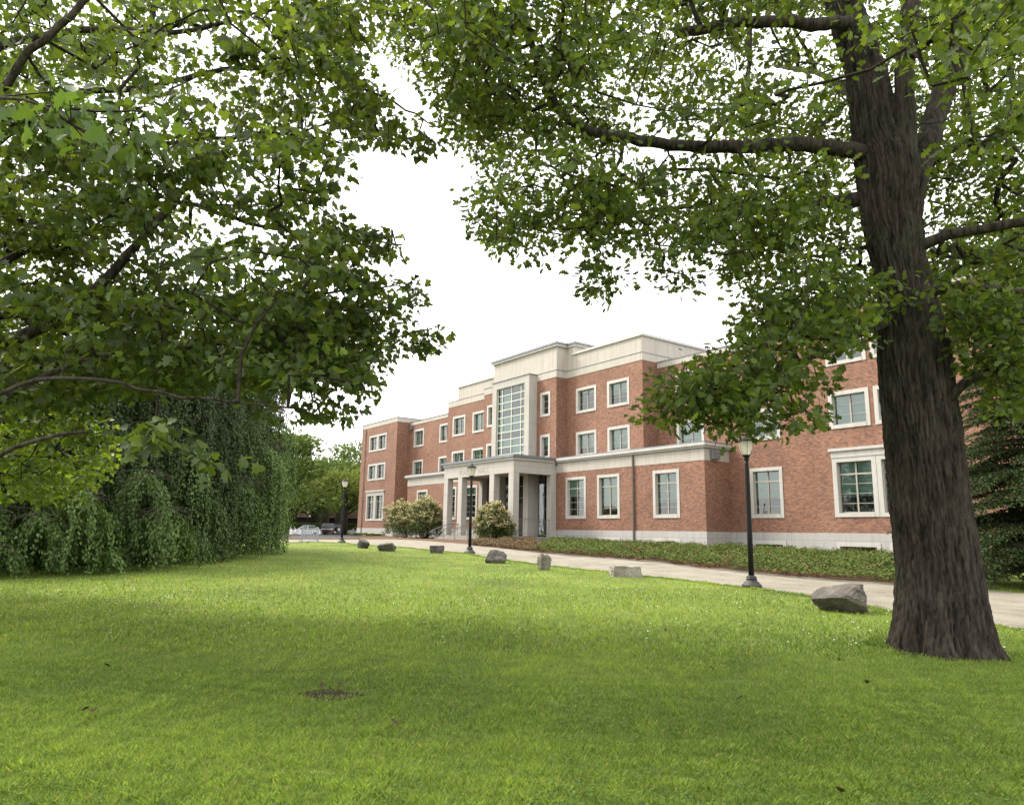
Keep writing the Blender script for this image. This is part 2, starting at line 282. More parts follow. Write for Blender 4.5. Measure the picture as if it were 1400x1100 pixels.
def window(Y, x0, x1, z0, z1, kind='std', blind=None, w=.21, sill=.2, hood=False):
    s = MB(); p = .035; d = .30
    s.box(x0, x0+w, Y-p, Y+d, z0, z1); s.box(x1-w, x1, Y-p, Y+d, z0, z1)
    s.box(x0+w, x1-w, Y-p, Y+d, z1-w, z1); s.box(x0+w, x1-w, Y-p-.02, Y+d, z0, z0+sill)
    if hood: s.box(x0-.02, x1+.02, Y-p-.03, Y+.02, z1+.002, z1+.28); s.box(x0-.1, x1+.1, Y-p-.12, Y+.02, z1+.282, z1+.45)
    win = fix(s.build('window', MAT['trim']))
    gx0, gx1, gz0, gz1 = x0+w, x1-w, z0+sill, z1-w; gy = Y+.22
    f = MB(); t = .045; cx = (gx0+gx1)/2
    f.box(gx0, gx0+t, gy-.04, gy+.03, gz0, gz1); f.box(gx1-t, gx1, gy-.04, gy+.03, gz0, gz1); f.box(gx0+t, gx1-t, gy-.04, gy+.03, gz1-t, gz1); f.box(gx0+t, gx1-t, gy-.04, gy+.03, gz0, gz0+t+.02)
    H = gz1-gz0
    if kind == 'tall':
        f.box(cx-.04, cx+.04, gy-.045, gy+.02, gz0+t+.02, gz1-t); zt = gz1-.24*H; f.box(gx0+t, gx1-t, gy-.05, gy+.02, zt-.045, zt+.045)
        for k in (1, 2, 3): z = gz0+k*(zt-gz0)/4; f.box(gx0+t, gx1-t, gy-.03, gy+.012, z-.014, z+.014)
    elif kind == 'std':
        f.box(cx-.04, cx+.04, gy-.045, gy+.02, gz0+t+.02, gz1-t)
        for k in (1, 2): z = gz0+k*H/3; f.box(gx0+t, gx1-t, gy-.03, gy+.012, z-.014, z+.014)
    elif kind == 'slim':
        for k in (1, 2): z = gz0+k*H/3; f.box(gx0+t, gx1-t, gy-.03, gy+.012, z-.016, z+.016)
    else: f.box(cx-.03, cx+.03, gy-.04, gy+.02, gz0+t, gz1-t)
    def sub(mb, nm, mt): o = mb.build(nm, MAT[mt]); o.parent = win; return o
    sub(f, 'window_frame', 'frame')
    sub(MB().add([(gx0, gy, gz0), (gx1, gy, gz0), (gx1, gy, gz1), (gx0, gy, gz1)], [(0, 1, 2, 3)]), 'pane', 'glass')
    if blind is None: blind = random.choice([.0, .35, .5, .6, .65, .85, 1.0])
    zb = gz1-blind*H
    if blind > 0:
        b = MB()
        for k in range(2):
            a0, a1 = (gx0, cx-.02) if k == 0 else (cx+.02, gx1); zz = max(gz0, zb+random.uniform(-.08, .08)*(0 < blind < 1))
            b.box(a0, a1, gy+.1, gy+.115, zz, gz1)
        sub(b, 'blind', 'blind')
    sub(MB().box(gx0-.05, gx1+.05, gy+.55, gy+.6, gz0-.05, gz1+.05), 'dark_room_panel', 'dark')  # dark panel stands in for the unlit room behind the glass
    return (x0, x1, z0, z1)
brick = MB(); stone = MB(); base = MB(); flash = MB(); roof = MB()
# window tables
Z1 = (1.10, 4.22); Z2 = (5.84, 7.8); Z3 = (9.27, 11.28)
tall = [(-42.18, -39.88), (-38.65, -36.35), (-33.2, -30.93), (-60.5, -58.2), (-56.9, -54.6)]
holesT = []
for i, (a, b) in enumerate(tall): holesT.append(window(T, a, b, *Z1, 'tall', [.45, .75, .7, .2, .2][i]))
holesT.append(window(T, -66.0, -63.75, 2.55, 4.15, 'std', .3))
holesM = []; bl = iter([.5, .9, .3, .6, .8, .9, .35, .8, .55, .5, .6])
for a, b in ((-71.75, -69.43), (-66.0, -63.7), (-33.15, -30.8), (-27.36, -25.1)):
    for z in (Z2, Z3): holesM.append(window(MM, a, b, *z, 'std', next(bl)))
holesM.append(window(MM, -27.36, -25.1, 1.12, 4.16, 'tall', .62))
holesR = []
for a, b in ((-20.98, -18.73), (-18.48, -16.23)):
    holesR.append(window(W_, a, b, 5.77, 7.78, 'std', .95)); holesR.append(window(W_, a, b, 9.25, 11.25, 'std', .5))
for a, b in ((-20.98, -18.61), (-18.59, -16.22)): holesR.append(window(W_, a, b, 1.09, 4.21, 'tall', .68, w=.24, hood=False))
hd = MB().box(-21.0, -16.2, W_-.065, W_+.02, 4.212, 4.55); hd.box(-21.1, -16.1, W_-.16, W_+.02, 4.552, 4.70); part(hd, 'window_hood', 'trim')
holesA = []
for a, b, q, r in ((-60.8, -58.45, .2, .4), (-57.15, -54.8, .9, .6), (-42.05, -39.72, .15, .65), (-38.5, -36.2, .5, .8)):
    holesA.append(window(A_, a, b, *Z3, 'std', q)); holesA.append(window(A_, a, b, *Z2, 'std', r))
holesC = []
for a, b in ((-45.25, -43.98), (-53.07, -51.8)):
    holesC.append(window(C_, a, b, *Z3, 'slim', .1)); holesC.append(window(C_, a, b, *Z2, 'slim', .5))
holesW = []
for a, b in ((-80.03, -77.72), (-77.69, -75.34)):
    holesW.append(window(W_, a, b, 9.25, 11.22, 'std', .4)); holesW.append(window(W_, a, b, 5.8, 7.78, 'std', .5)); holesW.append(window(W_, a, b, 1.1, 4.21, 'tall', .3))
hd = MB().box(-80.05, -75.32, W_-.06, W_+.02, 4.212, 4.46); hd.box(-80.13, -75.24, W_-.15, W_+.02, 4.462, 4.61); part(hd, 'window_hood', 'trim')
# basement lights
def cellar(Y, x0, x1, zt): return window(Y, x0, x1, -1.15, zt, 'low', .0, w=.2, sill=.1)
baseT = [cellar(T-.04, a, b, -.2) for a, b in ((-42.1, -39.9), (-38.5, -36.3), (-33.2, -30.9))]
baseM = [cellar(MM-.04, a, b, -.23) for a, b in ((-27.35, -25.05),)]
baseR = [cellar(W_-.04, a, b, -.22) for a, b in ((-21.0, -18.66), (-18.2, -16.2))]
baseW = [cellar(W_-.04, a, b, -.3) for a, b in ((-79.8, -77.8), (-77.2, -75.3))]
# brick walls
BB = .26
wallX(brick, -82.3, -72.75, BB, 12.22, W_, holesW); sideX(brick, -72.75, W_, 52, BB, 12.22); sideX(brick, -82.3, W_, 52, BB, 12.22, False)
wallX(brick, -22.0, -12.4, BB, 12.22, W_, holesR); sideX(brick, -22.0, W_, MM, BB, 12.22, False); sideX(brick, -12.4, W_, 52, BB, 12.22)
wallX(brick, -72.75, -61.85, 5.0, 11.87, MM, holesM); wallX(brick, -34.89, -22.0, BB, 11.87, MM, holesM)
wallX(brick, -72.75, -61.85, BB, 5.0, MM, [])
wallX(brick, -61.85, -53.6, 5.0, 12.31, A_, holesA); wallX(brick, -43.22, -34.89, 5.0, 12.31, A_, holesA)
sideX(brick, -61.85, A_, MM, 5.0, 12.31, False); sideX(brick, -34.89, A_, MM, 5.0, 12.31)
wallX(brick, -53.6, -43.22, 5.2, 12.31, C_, holesC+[(-51.0, -45.8, 5.2, 12.24)]); sideX(brick, -53.6, C_, A_, 5.2, 12.31, False); sideX(brick, -43.22, C_, A_, 5.2, 12.31)
wallX(brick, -68.15, -53.4, BB, 4.64, T, holesT); wallX(brick, -43.36, -28.89, BB, 4.64, T, holesT); sideX(brick, -68.15, T, MM, BB, 4.64, False); sideX(brick, -28.89, T, MM, BB, 4.64)
sideX(brick, -53.4, T, 36.4, BB-.46, 4.64); sideX(brick, -43.36, T, 36.4, BB-.46, 4.64, False)
part(brick, 'wall', 'brick')
# parapet bands and copings
def band(mb, x0, x1, y0, y1, z0, z1): mb.box(x0, x1, y0, y1, z0, z1)
P_ = .03
for a, b in ((-82.3, -72.75), (-22.0, -12.4)): part(MB().box(a-P_, b+P_, W_-P_, 52, 12.22, 12.72), 'parapet', 'stone'); flash.box(a-.07, b+.07, W_-.07, 52.05, 12.722, 12.80)
part(MB().box(-72.7, -61.9, MM-P_, 52, 11.87, 12.24), 'parapet', 'stone'); flash.box(-72.68, -61.9, MM-.07, 52, 12.243, 12.31)
part(MB().box(-34.85, -22.05, MM-P_, 52, 11.87, 12.27), 'parapet', 'stone'); flash.box(-34.85, -22.08, MM-.07, 52, 12.273, 12.34)

stone.box(-61.85-P_, -53.62, A_-P_, 52.1, 12.31, 12.87); stone.box(-43.2, -34.89+P_, A_-P_, 52.1, 12.31, 12.87); stone.box(-53.6-P_, -43.22+P_, C_-P_, 52.1, 12.312, 12.872)
flash.box(-61.85-.06, -53.64, A_-.06, 52.12, 12.874, 12.91); flash.box(-43.16, -34.89+.06, A_-.06, 52.12, 12.874, 12.91); flash.box(-53.6-.06, -43.22+.06, C_-.06, 52.12, 12.876, 12.915)
part(stone, 'stone_band', 'stone')
att = MB(); att.box(-60.0, -52.2, A_+.04, 46, 12.91, 14.12); att.box(-42.4, -34.95, A_+.04, 47, 12.91, 14.12); att.box(-52.2, -43.26, C_+.05, 46.2, 12.915, 14.85); att.box(-43.26, -42.35, A_+.06, 46.4, 12.915, 14.85)
part(att, 'attic', 'stone')
cop = MB(); cop.box(-60.1, -52.3, A_-.06, 46.1, 14.122, 14.28); cop.box(-42.5, -34.83, A_-.08, 47.1, 14.122, 14.30); cop.box(-52.35, -43.08, C_-.12, 46.3, 14.852, 15.02); cop.box(-43.08, -42.2, A_-.05, 46.5, 14.852, 15.02)
part(cop, 'coping', 'trim')
flash.box(-52.42, -43.02, C_-.19, 46.4, 15.022, 15.2); flash.box(-43.02, -42.1, A_-.12, 46.6, 15.022, 15.2)
# terrace band and cornice
for a, b in ((-68.17, -53.52), (-43.34, -28.87)): part(MB().box(a, b, T-.02, 37.99, 4.64, 5.42), 'terrace_band', 'stone')
for a, b in ((-68.35, -53.6), (-43.2, -28.72)): cn = MB(); cn.box(a, b, T-.16, 37.99, 5.422, 5.55); cn.box(a-.1, b+.1-(.2 if a < -60 else 0), T-.27, 37.989, 5.551, 5.72); part(cn, 'terrace_cornice', 'trim')
flash.box(-68.4, -53.75, T-.2, 37.98, 5.722, 5.81); flash.box(-43.1, -28.66, T-.2, 37.98, 5.722, 5.81)
# base course
for lo_x, hi_x in ((-90, -50), (-50, 0)):
    base = MB()
    for (x0, x1, Y, hs) in ((-82.34, -72.71, W_-.04, baseW), (-68.19, -53.4, T-.04, []), (-43.36, -28.85, T-.04, baseT), (-28.85, -22.04, MM-.04, baseM), (-22.04, -12.36, W_-.04, baseR), (-72.71, -68.19, MM-.04, [])):
        if lo_x < (x0+x1)/2 < hi_x: wallX(base, x0, x1, -1.8, .26, Y, hs)
    for X, y0, y1, rt in ((-72.71, W_-.04, MM, True), (-82.34, W_-.04, 52, False), (-28.85, T-.04, MM-.04, True), (-68.19, T-.04, MM, False), (-22.04, W_-.04, MM-.04, False), (-12.36, W_-.04, 52, True)):
        if lo_x < X < hi_x: sideX(base, X, y0, y1, -1.8, .26, rt)
    for (x0, x1, Y) in ((-82.34, -72.71, W_), (-68.19, -53.4, T), (-43.36, -28.85, T), (-28.85, -22.04, MM), (-22.04, -12.36, W_)):
        if lo_x < (x0+x1)/2 < hi_x: base.add([(x0, Y-.04, .26), (x1, Y-.04, .26), (x1, Y+.001, .262), (x0, Y+.001, .262)], [(0, 1, 2, 3)])
    part(base, 'base_course', 'base')
# pipes
for (x, Y, z1) in ((-81.0, W_, 12.1), (-34.96, T, 5.75)):
    pp = MB(); r_ = .07 if Y == T else .045; pp.tube([(x, Y-.09, -.75), (x, Y-.09, z1)], r_, 8)
    for z in np.arange(.6, z1, 2.2): pp.box(x-.09, x+.09, Y-.12, Y-.01, z, z+.05)
    part(pp, 'downpipe', 'pipe')
sp = MB(); sp.box(-29.35, -29.05, T-.3+.55, T+1.1, 4.75, 5.25); 
o = MB().box(-28.86, -28.6, T+.5, T+1.2, 4.72, 5.3); part(o, 'wall_vent', 'flash', bevel=.02)
hd = MB().box(-72.5, -72.1, MM-.3, MM-.05, 11.35, 11.75); part(hd, 'rainwater_head', 'flash', bevel=.02)
# glazed bay
bay = MB()
bay.box(-51.07, -50.43, 34.6, C_+.25, -.25, 12.24); bay.box(-46.37, -45.73, 34.6, C_+.25, -.25, 12.24); bay.box(-51.07, -45.73, 34.6, C_+.25, 12.242, 12.85)
part(bay, 'bay_surround', 'pier'); flash.box(-51.13, -45.67, 34.54, C_-.01, 12.852, 12.91)
gx0, gx1 = -50.43, -46.37; ws = [0, .17, .5, .83, 1]
gm = MB()
for q in ws:
    x = gx0+q*(gx1-gx0); gm.box(max(gx0, x-.035), min(gx1, x+.035), 34.76, 34.86, 5.6, 12.24)
zz = [12.24-.64*k for k in range(0, 11)]
for z in zz: gm.box(gx0+.035, gx1-.035, 34.765, 34.855, z-.035, z+.03)
bw = part(gm, 'bay_window', 'greenframe')
o = MB().add([(gx0, 34.81, 5.6), (gx1, 34.81, 5.6), (gx1, 34.81, 12.24), (gx0, 34.81, 12.24)], [(0, 1, 2, 3)]).build('pane', MAT['glass'], bw)
pat = ['0000', '1100', '1100', '0000', '1111', '1111', '0000', '1111', '0011', '0000']
bb = MB()
for k, row in enumerate(pat):
    for c, ch in enumerate(row):
        if ch == '1': bb.box(gx0+ws[c]*(gx1-gx0)+.05, gx0+ws[c+1]*(gx1-gx0)-.05, 34.93, 34.95, zz[k+1]+.04, zz[k]-.05)
bb.build('blind', MAT['blind'], bw)
MB().box(-50.4, -46.4, 35.9, 35.95, 5.6, 12.2).build('dark_room_panel', MAT['dark'], bw)  # dark sheet painted as the shaded room inside the bay
# entrance glazing behind the porch
ent = MB()
for a, b, n in ((-53.38, -51.09, 2), (-50.41, -46.39, 4), (-45.71, -43.38, 5)):
    for k in range(n+1): x = a+k*(b-a)/n; ent.box(max(a, x-.045), min(b, x+.045), 36.2, 36.3, -.2, 4.9)
    for z in (-.15, .9, 1.9, 2.9, 3.9, 4.8): ent.box(a+.045, b-.045, 36.205, 36.295, z-.03, z+.03)
ew = part(ent, 'entrance_screen', 'frame')
MB().add([(-53.4, 36.25, -.2), (-43.36, 36.25, -.2), (-43.36, 36.25, 5.2), (-53.4, 36.25, 5.2)], [(0, 1, 2, 3)]).build('pane', MAT['glass'], ew)
MB().box(-53.4, -43.36, 37.4, 37.45, -.2, 5.2).build('dark_room_panel', MAT['dark'], ew)  # dark sheet in place of the shaded interior behind the entrance
dr = MB(); dr.box(-49.35, -48.42, 36.1, 36.19, -.2, 2.4); dr.box(-48.38, -47.45, 36.1, 36.19, -.2, 2.4); part(dr, 'door', 'wood')
# porch
por = MB(); por.box(-53.5, -43.3, 31.4, 31.95, 4.45, 5.42); por.box(-53.5, -52.95, 31.95, T-.03, 4.45, 5.42); por.box(-43.85, -43.3, 31.95, T-.03, 4.45, 5.42); por.box(-52.95, -43.85, 31.95, 36.1, 4.72, 4.95)
pr = part(por, 'porch', 'pier')
for x in (-53.5, -51.22, -46.53, -43.95):
    MB().box(x, x+.64, 31.405, 31.945, -.28, 4.45).build('pillar', MAT['pier'], pr, bevel=.015)
for x0, x1 in ((-53.495, -52.96), (-43.84, -43.305)): MB().box(x0, x1, 35.0, T-.03, -.28, 4.449).build('pillar', MAT['pier'], pr, bevel=.015)
c2 = MB(); c2.box(-53.6, -43.2, 31.3, T-.31, 5.422, 5.6); c2.build('porch_cornice', MAT['trim'], pr)
c3 = MB(); c3.box(-53.72, -43.08, 31.18, T-.30, 5.602, 5.80); c3.build('roof_edge', MAT['flash'], pr)
def text_mesh(s, x, z, size, name):
    cu_ = bpy.data.curves.new(name, 'FONT'); cu_.body = s; cu_.size = size; cu_.extrude = .004; cu_.space_character = 1.15
    t = bpy.data.objects.new(name, cu_); me = bpy.data.meshes.new_from_object(t); bpy.data.objects.remove(t)
    o = bpy.data.objects.new(name, me); me.materials.append(MAT['letter']); C.objects.link(o); o.parent = pr; o.rotation_euler = (PI/2, 0, 0); o.location = (x, 31.396, z)
text_mesh('WAL', -51.1, 4.62, .62, 'lettering'); text_mesh('HALL', -48.15, 4.62, .62, 'lettering')
stp = MB(); 
stp.box(-53.6, -43.1, 31.2, 36.2, -1.2, -.28)
for k in range(3): stp.box(-53.2-.0, -46.6, 31.2-.36*(k+1), 31.199-.36*k, -1.2, -.28-.14*(k+1))
part(stp, 'steps', 'steps', bevel=.01)
rl = MB()
def rail_run(mb, a, b, h=.95, n=12, mid=True):
    a = Vector(a); b = Vector(b); up = Vector((0, 0, h)); mb.tube([a+up, b+up], .025, 6); mb.tube([a+up*.88, b+up*.88], .012, 5); mb.tube([a+up*.1, b+up*.1], .014, 5)
    for k in range(n+1):
        p = a.lerp(b, k/n); mb.tube([p, p+up*(1 if k in (0, n, n//2) else .88)], .022 if k in (0, n, n//2) else .009, 5)
rail_run(rl, (-43.42, 31.95, -.14), (-43.42, 35.0, -.14), 1.15, 20)
part(rl, 'railing', 'rail')
for x in (-52.4, -50.9, -49.2, -47.3):
    rl = MB(); a = Vector((x, 30.0, -.75)); b = Vector((x, 31.3, -.28)); up = Vector((0, 0, .9))
    rl.tube([a+Vector((0, -.35, .75)), a+Vector((0, -.1, .9)), b+up, b+up+Vector((0, .5, 0))], .032, 6); rl.tube([a+Vector((0, -.05, .45)), b+up*.5, b+up*.5+Vector((0, .5, 0))], .015, 6)
    for q in (a, b, b+Vector((0, .5, 0))): rl.tube([q-Vector((0, 0, .1)), q+up], .028, 6)
    part(rl, 'handrail', 'rail')
part(flash, 'roof_flashing', 'flash')
roof.box(-82.2, -72.85, W_+.1, 51.9, 12.0, 12.2); roof.box(-21.9, -12.5, W_+.1, 51.9, 12.0, 12.2); roof.box(-72.7, -22.1, MM+.1, 51.9, 11.6, 11.8); roof.box(-68.1, -53.6, T+.6, MM+.1, 4.9, 5.0); roof.box(-43.3, -28.9, T+.6, MM+.1, 4.9, 5.0)
roof.box(-82.3, -12.4, 52, 52.3, -1, 12); part(roof, 'flat_roof', 'roof')
# ---------------------------------------------------------------- leaves
def shape(kind):
    if kind == 'maple': r = [(0, 0), (.12, .10), (.05, .36), (.30, .30), (.38, .50), (.55, .22), (.74, .24), (1, 0)]
    elif kind == 'oak': r = [(0, 0), (.14, .08), (.24, .27), (.36, .13), (.50, .40), (.62, .17), (.80, .30), (1, 0)]
    elif kind == 'oval': r = [(0, 0), (.25, .2), (.6, .24), (1, 0)]
    else: r = [(0, 0), (.4, .28), (1, 0)]
    return r
def leaves(name, P, D, Nn, S, kind, col, mat, parent, curl=.16, fold=.10):
    """P base, D direction, Nn normal (n,3); S size; col (n,3)"""
    r = shape(kind); k = len(r)
    mid = [(0, 0), (1, 0)]
    x = np.array([q[0] for q in r]+[q[0] for q in r[1:-1]]); y = np.array([q[1] for q in r]+[-q[1] for q in r[1:-1]])
    z = -curl*x**2+fold*np.abs(y)
    D = D/np.linalg.norm(D, axis=1)[:, None]; Sd = np.cross(Nn, D); Sd /= np.linalg.norm(Sd, axis=1)[:, None]+1e-9; Nn = np.cross(D, Sd)
    n = len(P); m = len(x)
    V = P[:, None]+S[:, None, None]*(D[:, None]*x[None, :, None]+Sd[:, None]*y[None, :, None]+Nn[:, None]*z[None, :, None])
    up = list(range(k)); lo = [0]+list(range(k, m))+[k-1]; lo = lo[::-1]
    t1 = np.array(up[::-1]); t2 = np.array(lo[::-1])
    base_i = (np.arange(n)*m)[:, None]
    Fc = np.concatenate([base_i+t1, base_i+t2], 1).ravel()
    cc = np.repeat(col, m, axis=0)
    return np_mesh(name, V.reshape(-1, 3), Fc, np.full(2*n, k), mat, parent, cc)
def rnd_unit(n): v = RG.normal(size=(n, 3)); return v/np.linalg.norm(v, axis=1)[:, None]
def colors(n, c0, c1, spread=.18, extra=None):
    t = RG.random(n)[:, None]; c = np.array(c0)*(1-t)+np.array(c1)*t; c = c*(1+spread*RG.normal(size=(n, 1))); return np.clip(c, .004, .9)
def edges_mesh(name, A, B, ra, rb, mat, parent, n=4):
    t = B-A; t /= np.linalg.norm(t, axis=1)[:, None]+1e-9
    ref = np.where(np.abs(t[:, 2:3]) > .9, np.array([[1., 0, 0]]), np.array([[0, 0, 1.]])); a = np.cross(t, ref); a /= np.linalg.norm(a, axis=1)[:, None]; b = np.cross(t, a)
    w = 2*PI*np.arange(n)/n; ring = a[:, None]*np.cos(w)[None, :, None]+b[:, None]*np.sin(w)[None, :, None]
    V = np.concatenate([A[:, None]+ring*ra[:, None, None], B[:, None]+ring*rb[:, None, None]], 1)
    q = np.array([[k, (k+1) % n, (k+1) % n+n, k+n] for k in range(n)]); Fc = (np.arange(len(A))*2*n)[:, None, None]+q[None]
    return np_mesh(name, V.reshape(-1, 3), Fc.ravel(), np.full(len(A)*n, 4), mat, parent, smooth=True)
def grow(limbs, centers, rtip=.005, seg=.35, rmax=.06, sag=.04):
    """connect cluster centres to the traced limbs; returns edges"""
    nodes = []; par = []; isl = []
    for L_ in limbs:
        L_ = np.array(L_); s = np.concatenate([[0], np.cumsum(np.linalg.norm(np.diff(L_, axis=0), axis=1))]); t = np.arange(0, s[-1], .25)
        for q in t: nodes.append([np.interp(q, s, L_[:, i]) for i in range(3)]); par.append(-1)
    nl = len(nodes); cap = nl+len(centers)*12; NP = np.zeros((cap, 3)); NP[:nl] = nodes; par = list(par); n = nl
    d0 = np.min(np.linalg.norm(centers[:, None]-NP[None, :nl:2], axis=2), axis=1); order = np.argsort(d0)
    ends = np.zeros((len(centers), 3))
    for ci in order:
        c = centers[ci]; d = np.linalg.norm(NP[:n]-c, axis=1); j = int(np.argmin(d+np.where(np.arange(n) < nl, 0, .15))); p = NP[j].copy(); dist = d[j]
        k = min(10, max(1, int(dist/seg))); prev = j; off = RG.normal(size=3)*.12*dist
        for q in range(1, k+1):
            t = q/k; x = p*(1-t)+c*t+off*math.sin(PI*t); x[2] += -sag*dist*math.sin(PI*t)+.0; x = x+RG.normal(size=3)*.025*(q < k)
            NP[n] = x; par.append(prev); prev = n; n += 1
    cnt = np.ones(n)
    for i in range(n-1, nl-1, -1): cnt[par[i]] += cnt[i] if par[i] >= nl else 0
    idx = np.arange(nl, n); pa = np.array([par[i] for i in idx]); r = np.minimum(rtip*np.sqrt(cnt), rmax); ra = np.where(pa >= nl, r[pa], r[idx]*1.15); ra = np.minimum(ra, r[idx]*1.5)
    return NP[pa], NP[idx], ra, r[idx]
def cluster_leaves(cen, per, rad, flat, size, droop=.35, up=.9):
    n = len(cen)*per; c = np.repeat(cen, per, axis=0); o = rnd_unit(n)*(RG.random((n, 1))**.5)*np.repeat(rad, per)[:, None]; o[:, 2] *= flat
    P = c+o; D = o+rnd_unit(n)*.12; D[:, 2] -= droop*np.repeat(rad, per); Nn = rnd_unit(n)*.62; Nn[:, 2] += up
    S = size*(.65+.55*RG.random(n)); return P, D, Nn, S
# ---------------------------------------------------------------- grass
def scatter_ground(n, D0, D1, power, margin=.82):
    u = RG.random(n); a = 1-power; D = (D0**a+u*(D1**a-D0**a))**(1/a) if abs(a) > 1e-6 else D0*(D1/D0)**u
    s = (RG.random(n)*2-1)*margin; P = hf[None, :2]*D[:, None]+hr[None, :2]*(D*s)[:, None]; return P
def patch(P, k, s=0):
    x, y = P[:, 0], P[:, 1]; v = 0
    for i in range(5): v = v+np.sin(x*k*(1+.37*i)+1.7*i+s+2*np.sin(y*k*.6+i))*np.sin(y*k*(1.1+.29*i)-1.1*i+s)
    return v/2.2
def grass(name, n, D0, D1, power, hgt, wid, label):
    P = scatter_ground(n, D0, D1, power); P = P[~inpoly(P, PATH) & ~inpoly(P, BED)]; P = P+RG.normal(size=P.shape)*.05
    HC_ = gray(450, 950); q_ = P-HC_[:2]; hole = np.exp(-(((q_@hr[:2])/.27)**2+((q_@hf[:2])/.2)**2)); P = P[RG.random(len(P)) > hole*1.1]
    if D0 > 5: ed = PATH[:len(PATH)//2]; ed = ed[(ed@hf[:2]) < 48]; ei = RG.integers(0, len(ed)-1, 26000); et = RG.random((26000, 1)); eq = ed[ei]*(1-et)+ed[ei+1]*et+np.column_stack([RG.normal(size=26000)*.03, RG.normal(size=26000)*.07-.04]); P = np.concatenate([P, eq])
    if D0 > 5: a0 = RG.random(5200)*2*PI; r0 = .50+.16*RG.random(5200)+.05*np.sin(a0*5); P = np.concatenate([P, np.stack([RINGC[0]+r0*np.cos(a0), RINGC[1]+r0*np.sin(a0)], 1)])
    n = len(P); z = g(P[:, 0], P[:, 1]); B = np.column_stack([P, z-.004]); pt = patch(P, 2.1); pt2 = patch(P, .55, 2.); pt3 = patch(P, 6.5, 1.); pt4 = patch(P, 13., 2.)
    h = hgt*(.55+.6*RG.random(n))*np.clip(1+.16*pt+.24*pt3+.2*pt4, .4, 1.7); w = wid*(.7+.6*RG.random(n)); a = RG.random(n)*2*PI; lean = (.25+.7*RG.random(n))*h
    dv = np.stack([np.cos(a), np.sin(a)], 1); sv = np.stack([-dv[:, 1], dv[:, 0]], 1)
    V = np.zeros((n, 4, 3)); V[:, 0, :2] = B[:, :2]-sv*w[:, None]*.5; V[:, 1, :2] = B[:, :2]+sv*w[:, None]*.5; V[:, 0:2, 2] = B[:, 2:3]
    V[:, 2, :2] = B[:, :2]+dv*(lean*.35)[:, None]+sv*w[:, None]*.38; V[:, 2, 2] = B[:, 2]+h*.6; V[:, 3, :2] = B[:, :2]+dv*lean[:, None]; V[:, 3, 2] = B[:, 2]+h
    Fc = (np.arange(n)*4)[:, None]+np.array([0, 1, 2, 3])
    t = np.clip(.5+.22*pt2+.15*pt+.2*pt3+.27*RG.normal(size=n), 0, 1)[:, None]; c = np.array([.082, .142, .027])*(1-t)+np.array([.238, .318, .064])*t
    dry = RG.random(n) < .035; c[dry] = np.array([.30, .26, .10]); c = c*(1+.15*RG.normal(size=(n, 1)))
    o = np_mesh(name, V.reshape(-1, 3), Fc.ravel(), np.full(n, 4), MAT['grass'], None, np.repeat(np.clip(c, .005, .6), 4, axis=0)); setp(o, label, 'grass', kind='stuff')
grass('grass', 440000, 2.6, 9, 1.3, .043, .0042, 'short green lawn grass in the foreground')
RINGC = gray(1290, 893)+hf*.55
grass('grass', 170000, 9, 42, 1.25, .055, .014, 'sunlit lawn grass reaching to the gravel path')
def flat_bits(name, P, size, mat, kind, label, cat, lift=.045):
    n = len(P); z = g(P[:, 0], P[:, 1])+lift*(.7+.5*RG.random(n)); V = []
    w = 2*PI*np.arange(6)/6; Q = np.column_stack([P, z])[:, None]+size*(.7+.6*RG.random(n))[:, None, None]*np.stack([np.cos(w), np.sin(w), .5*np.cos(w*2)], 1)[None]
    o = np_mesh(name, Q.reshape(-1, 3), np.arange(n*6), np.full(n, 6), mat); setp(o, label, cat, kind=kind)
P = scatter_ground(3800, 9.5, 27, .6); u_, v_ = proj(np.column_stack([P, g(P[:, 0], P[:, 1])])); wgt = np.exp(-((u_-150)/190)**2-((v_-825)/35)**2)+.10
P = P[(RG.random(len(P)) < wgt) & ~inpoly(P, PATH) & ~inpoly(P, BED)]
flat_bits('clover_flowers', P, .012, MAT['white'], 'stuff', 'tiny white clover flowers dotted over the lawn', 'flowers')
P = scatter_ground(16000, 2.7, 12, 1.0); P = P[~inpoly(P, PATH) & ~inpoly(P, BED)]; P = P[RG.random(len(P)) < np.clip(patch(P, 1.6, 5)*.9+.15, .03, 1)]; n = len(P); rep = 4
P = np.repeat(P, rep, axis=0)+RG.normal(size=(n*rep, 2))*.014; n = len(P); D = np.column_stack([RG.normal(size=(n, 2)), .15*np.ones(n)]); Nn = rnd_unit(n)*.35+np.array([0, 0, 1])
o = leaves('clover_leaves', np.column_stack([P, g(P[:, 0], P[:, 1])+.025+.03*RG.random(n)]), D, Nn, .022*(.7+.6*RG.random(n)), 'oval', colors(n, (.06, .12, .02), (.14, .22, .045), .2), MAT['grass'], None, .2); setp(o, 'patches of low clover leaves growing among the grass', 'clover', kind='stuff')
HC = gray(450, 950); w_ = np.linspace(0, 2*PI, 33)[:-1]; rr_ = .25*(1+.18*np.sin(w_*3+1)+.12*np.sin(w_*5)+.08*RG.normal(size=32)); V = [HC+np.array([0, 0, .014])]
for q in (.5, 1.0): V += [HC+hr*(q*r_*1.15*math.cos(a_))+hf*(q*r_*math.sin(a_))+np.array([0, 0, .014 if q < 1 else .002]) for a_, r_ in zip(w_, rr_)]
V = np.array(V); V[:, 2] += g(V[:, 0], V[:, 1])-HC[2]; Fc = [(0, 1+k, 1+(k+1) % 32) for k in range(32)]; F4 = [(1+k, 33+k, 33+(k+1) % 32, 1+(k+1) % 32) for k in range(32)]
setp(np_mesh('bare_patch', V, [q for f in Fc+F4 for q in f], [3]*32+[4]*32, MAT['dirt'], smooth=True), kind='structure')
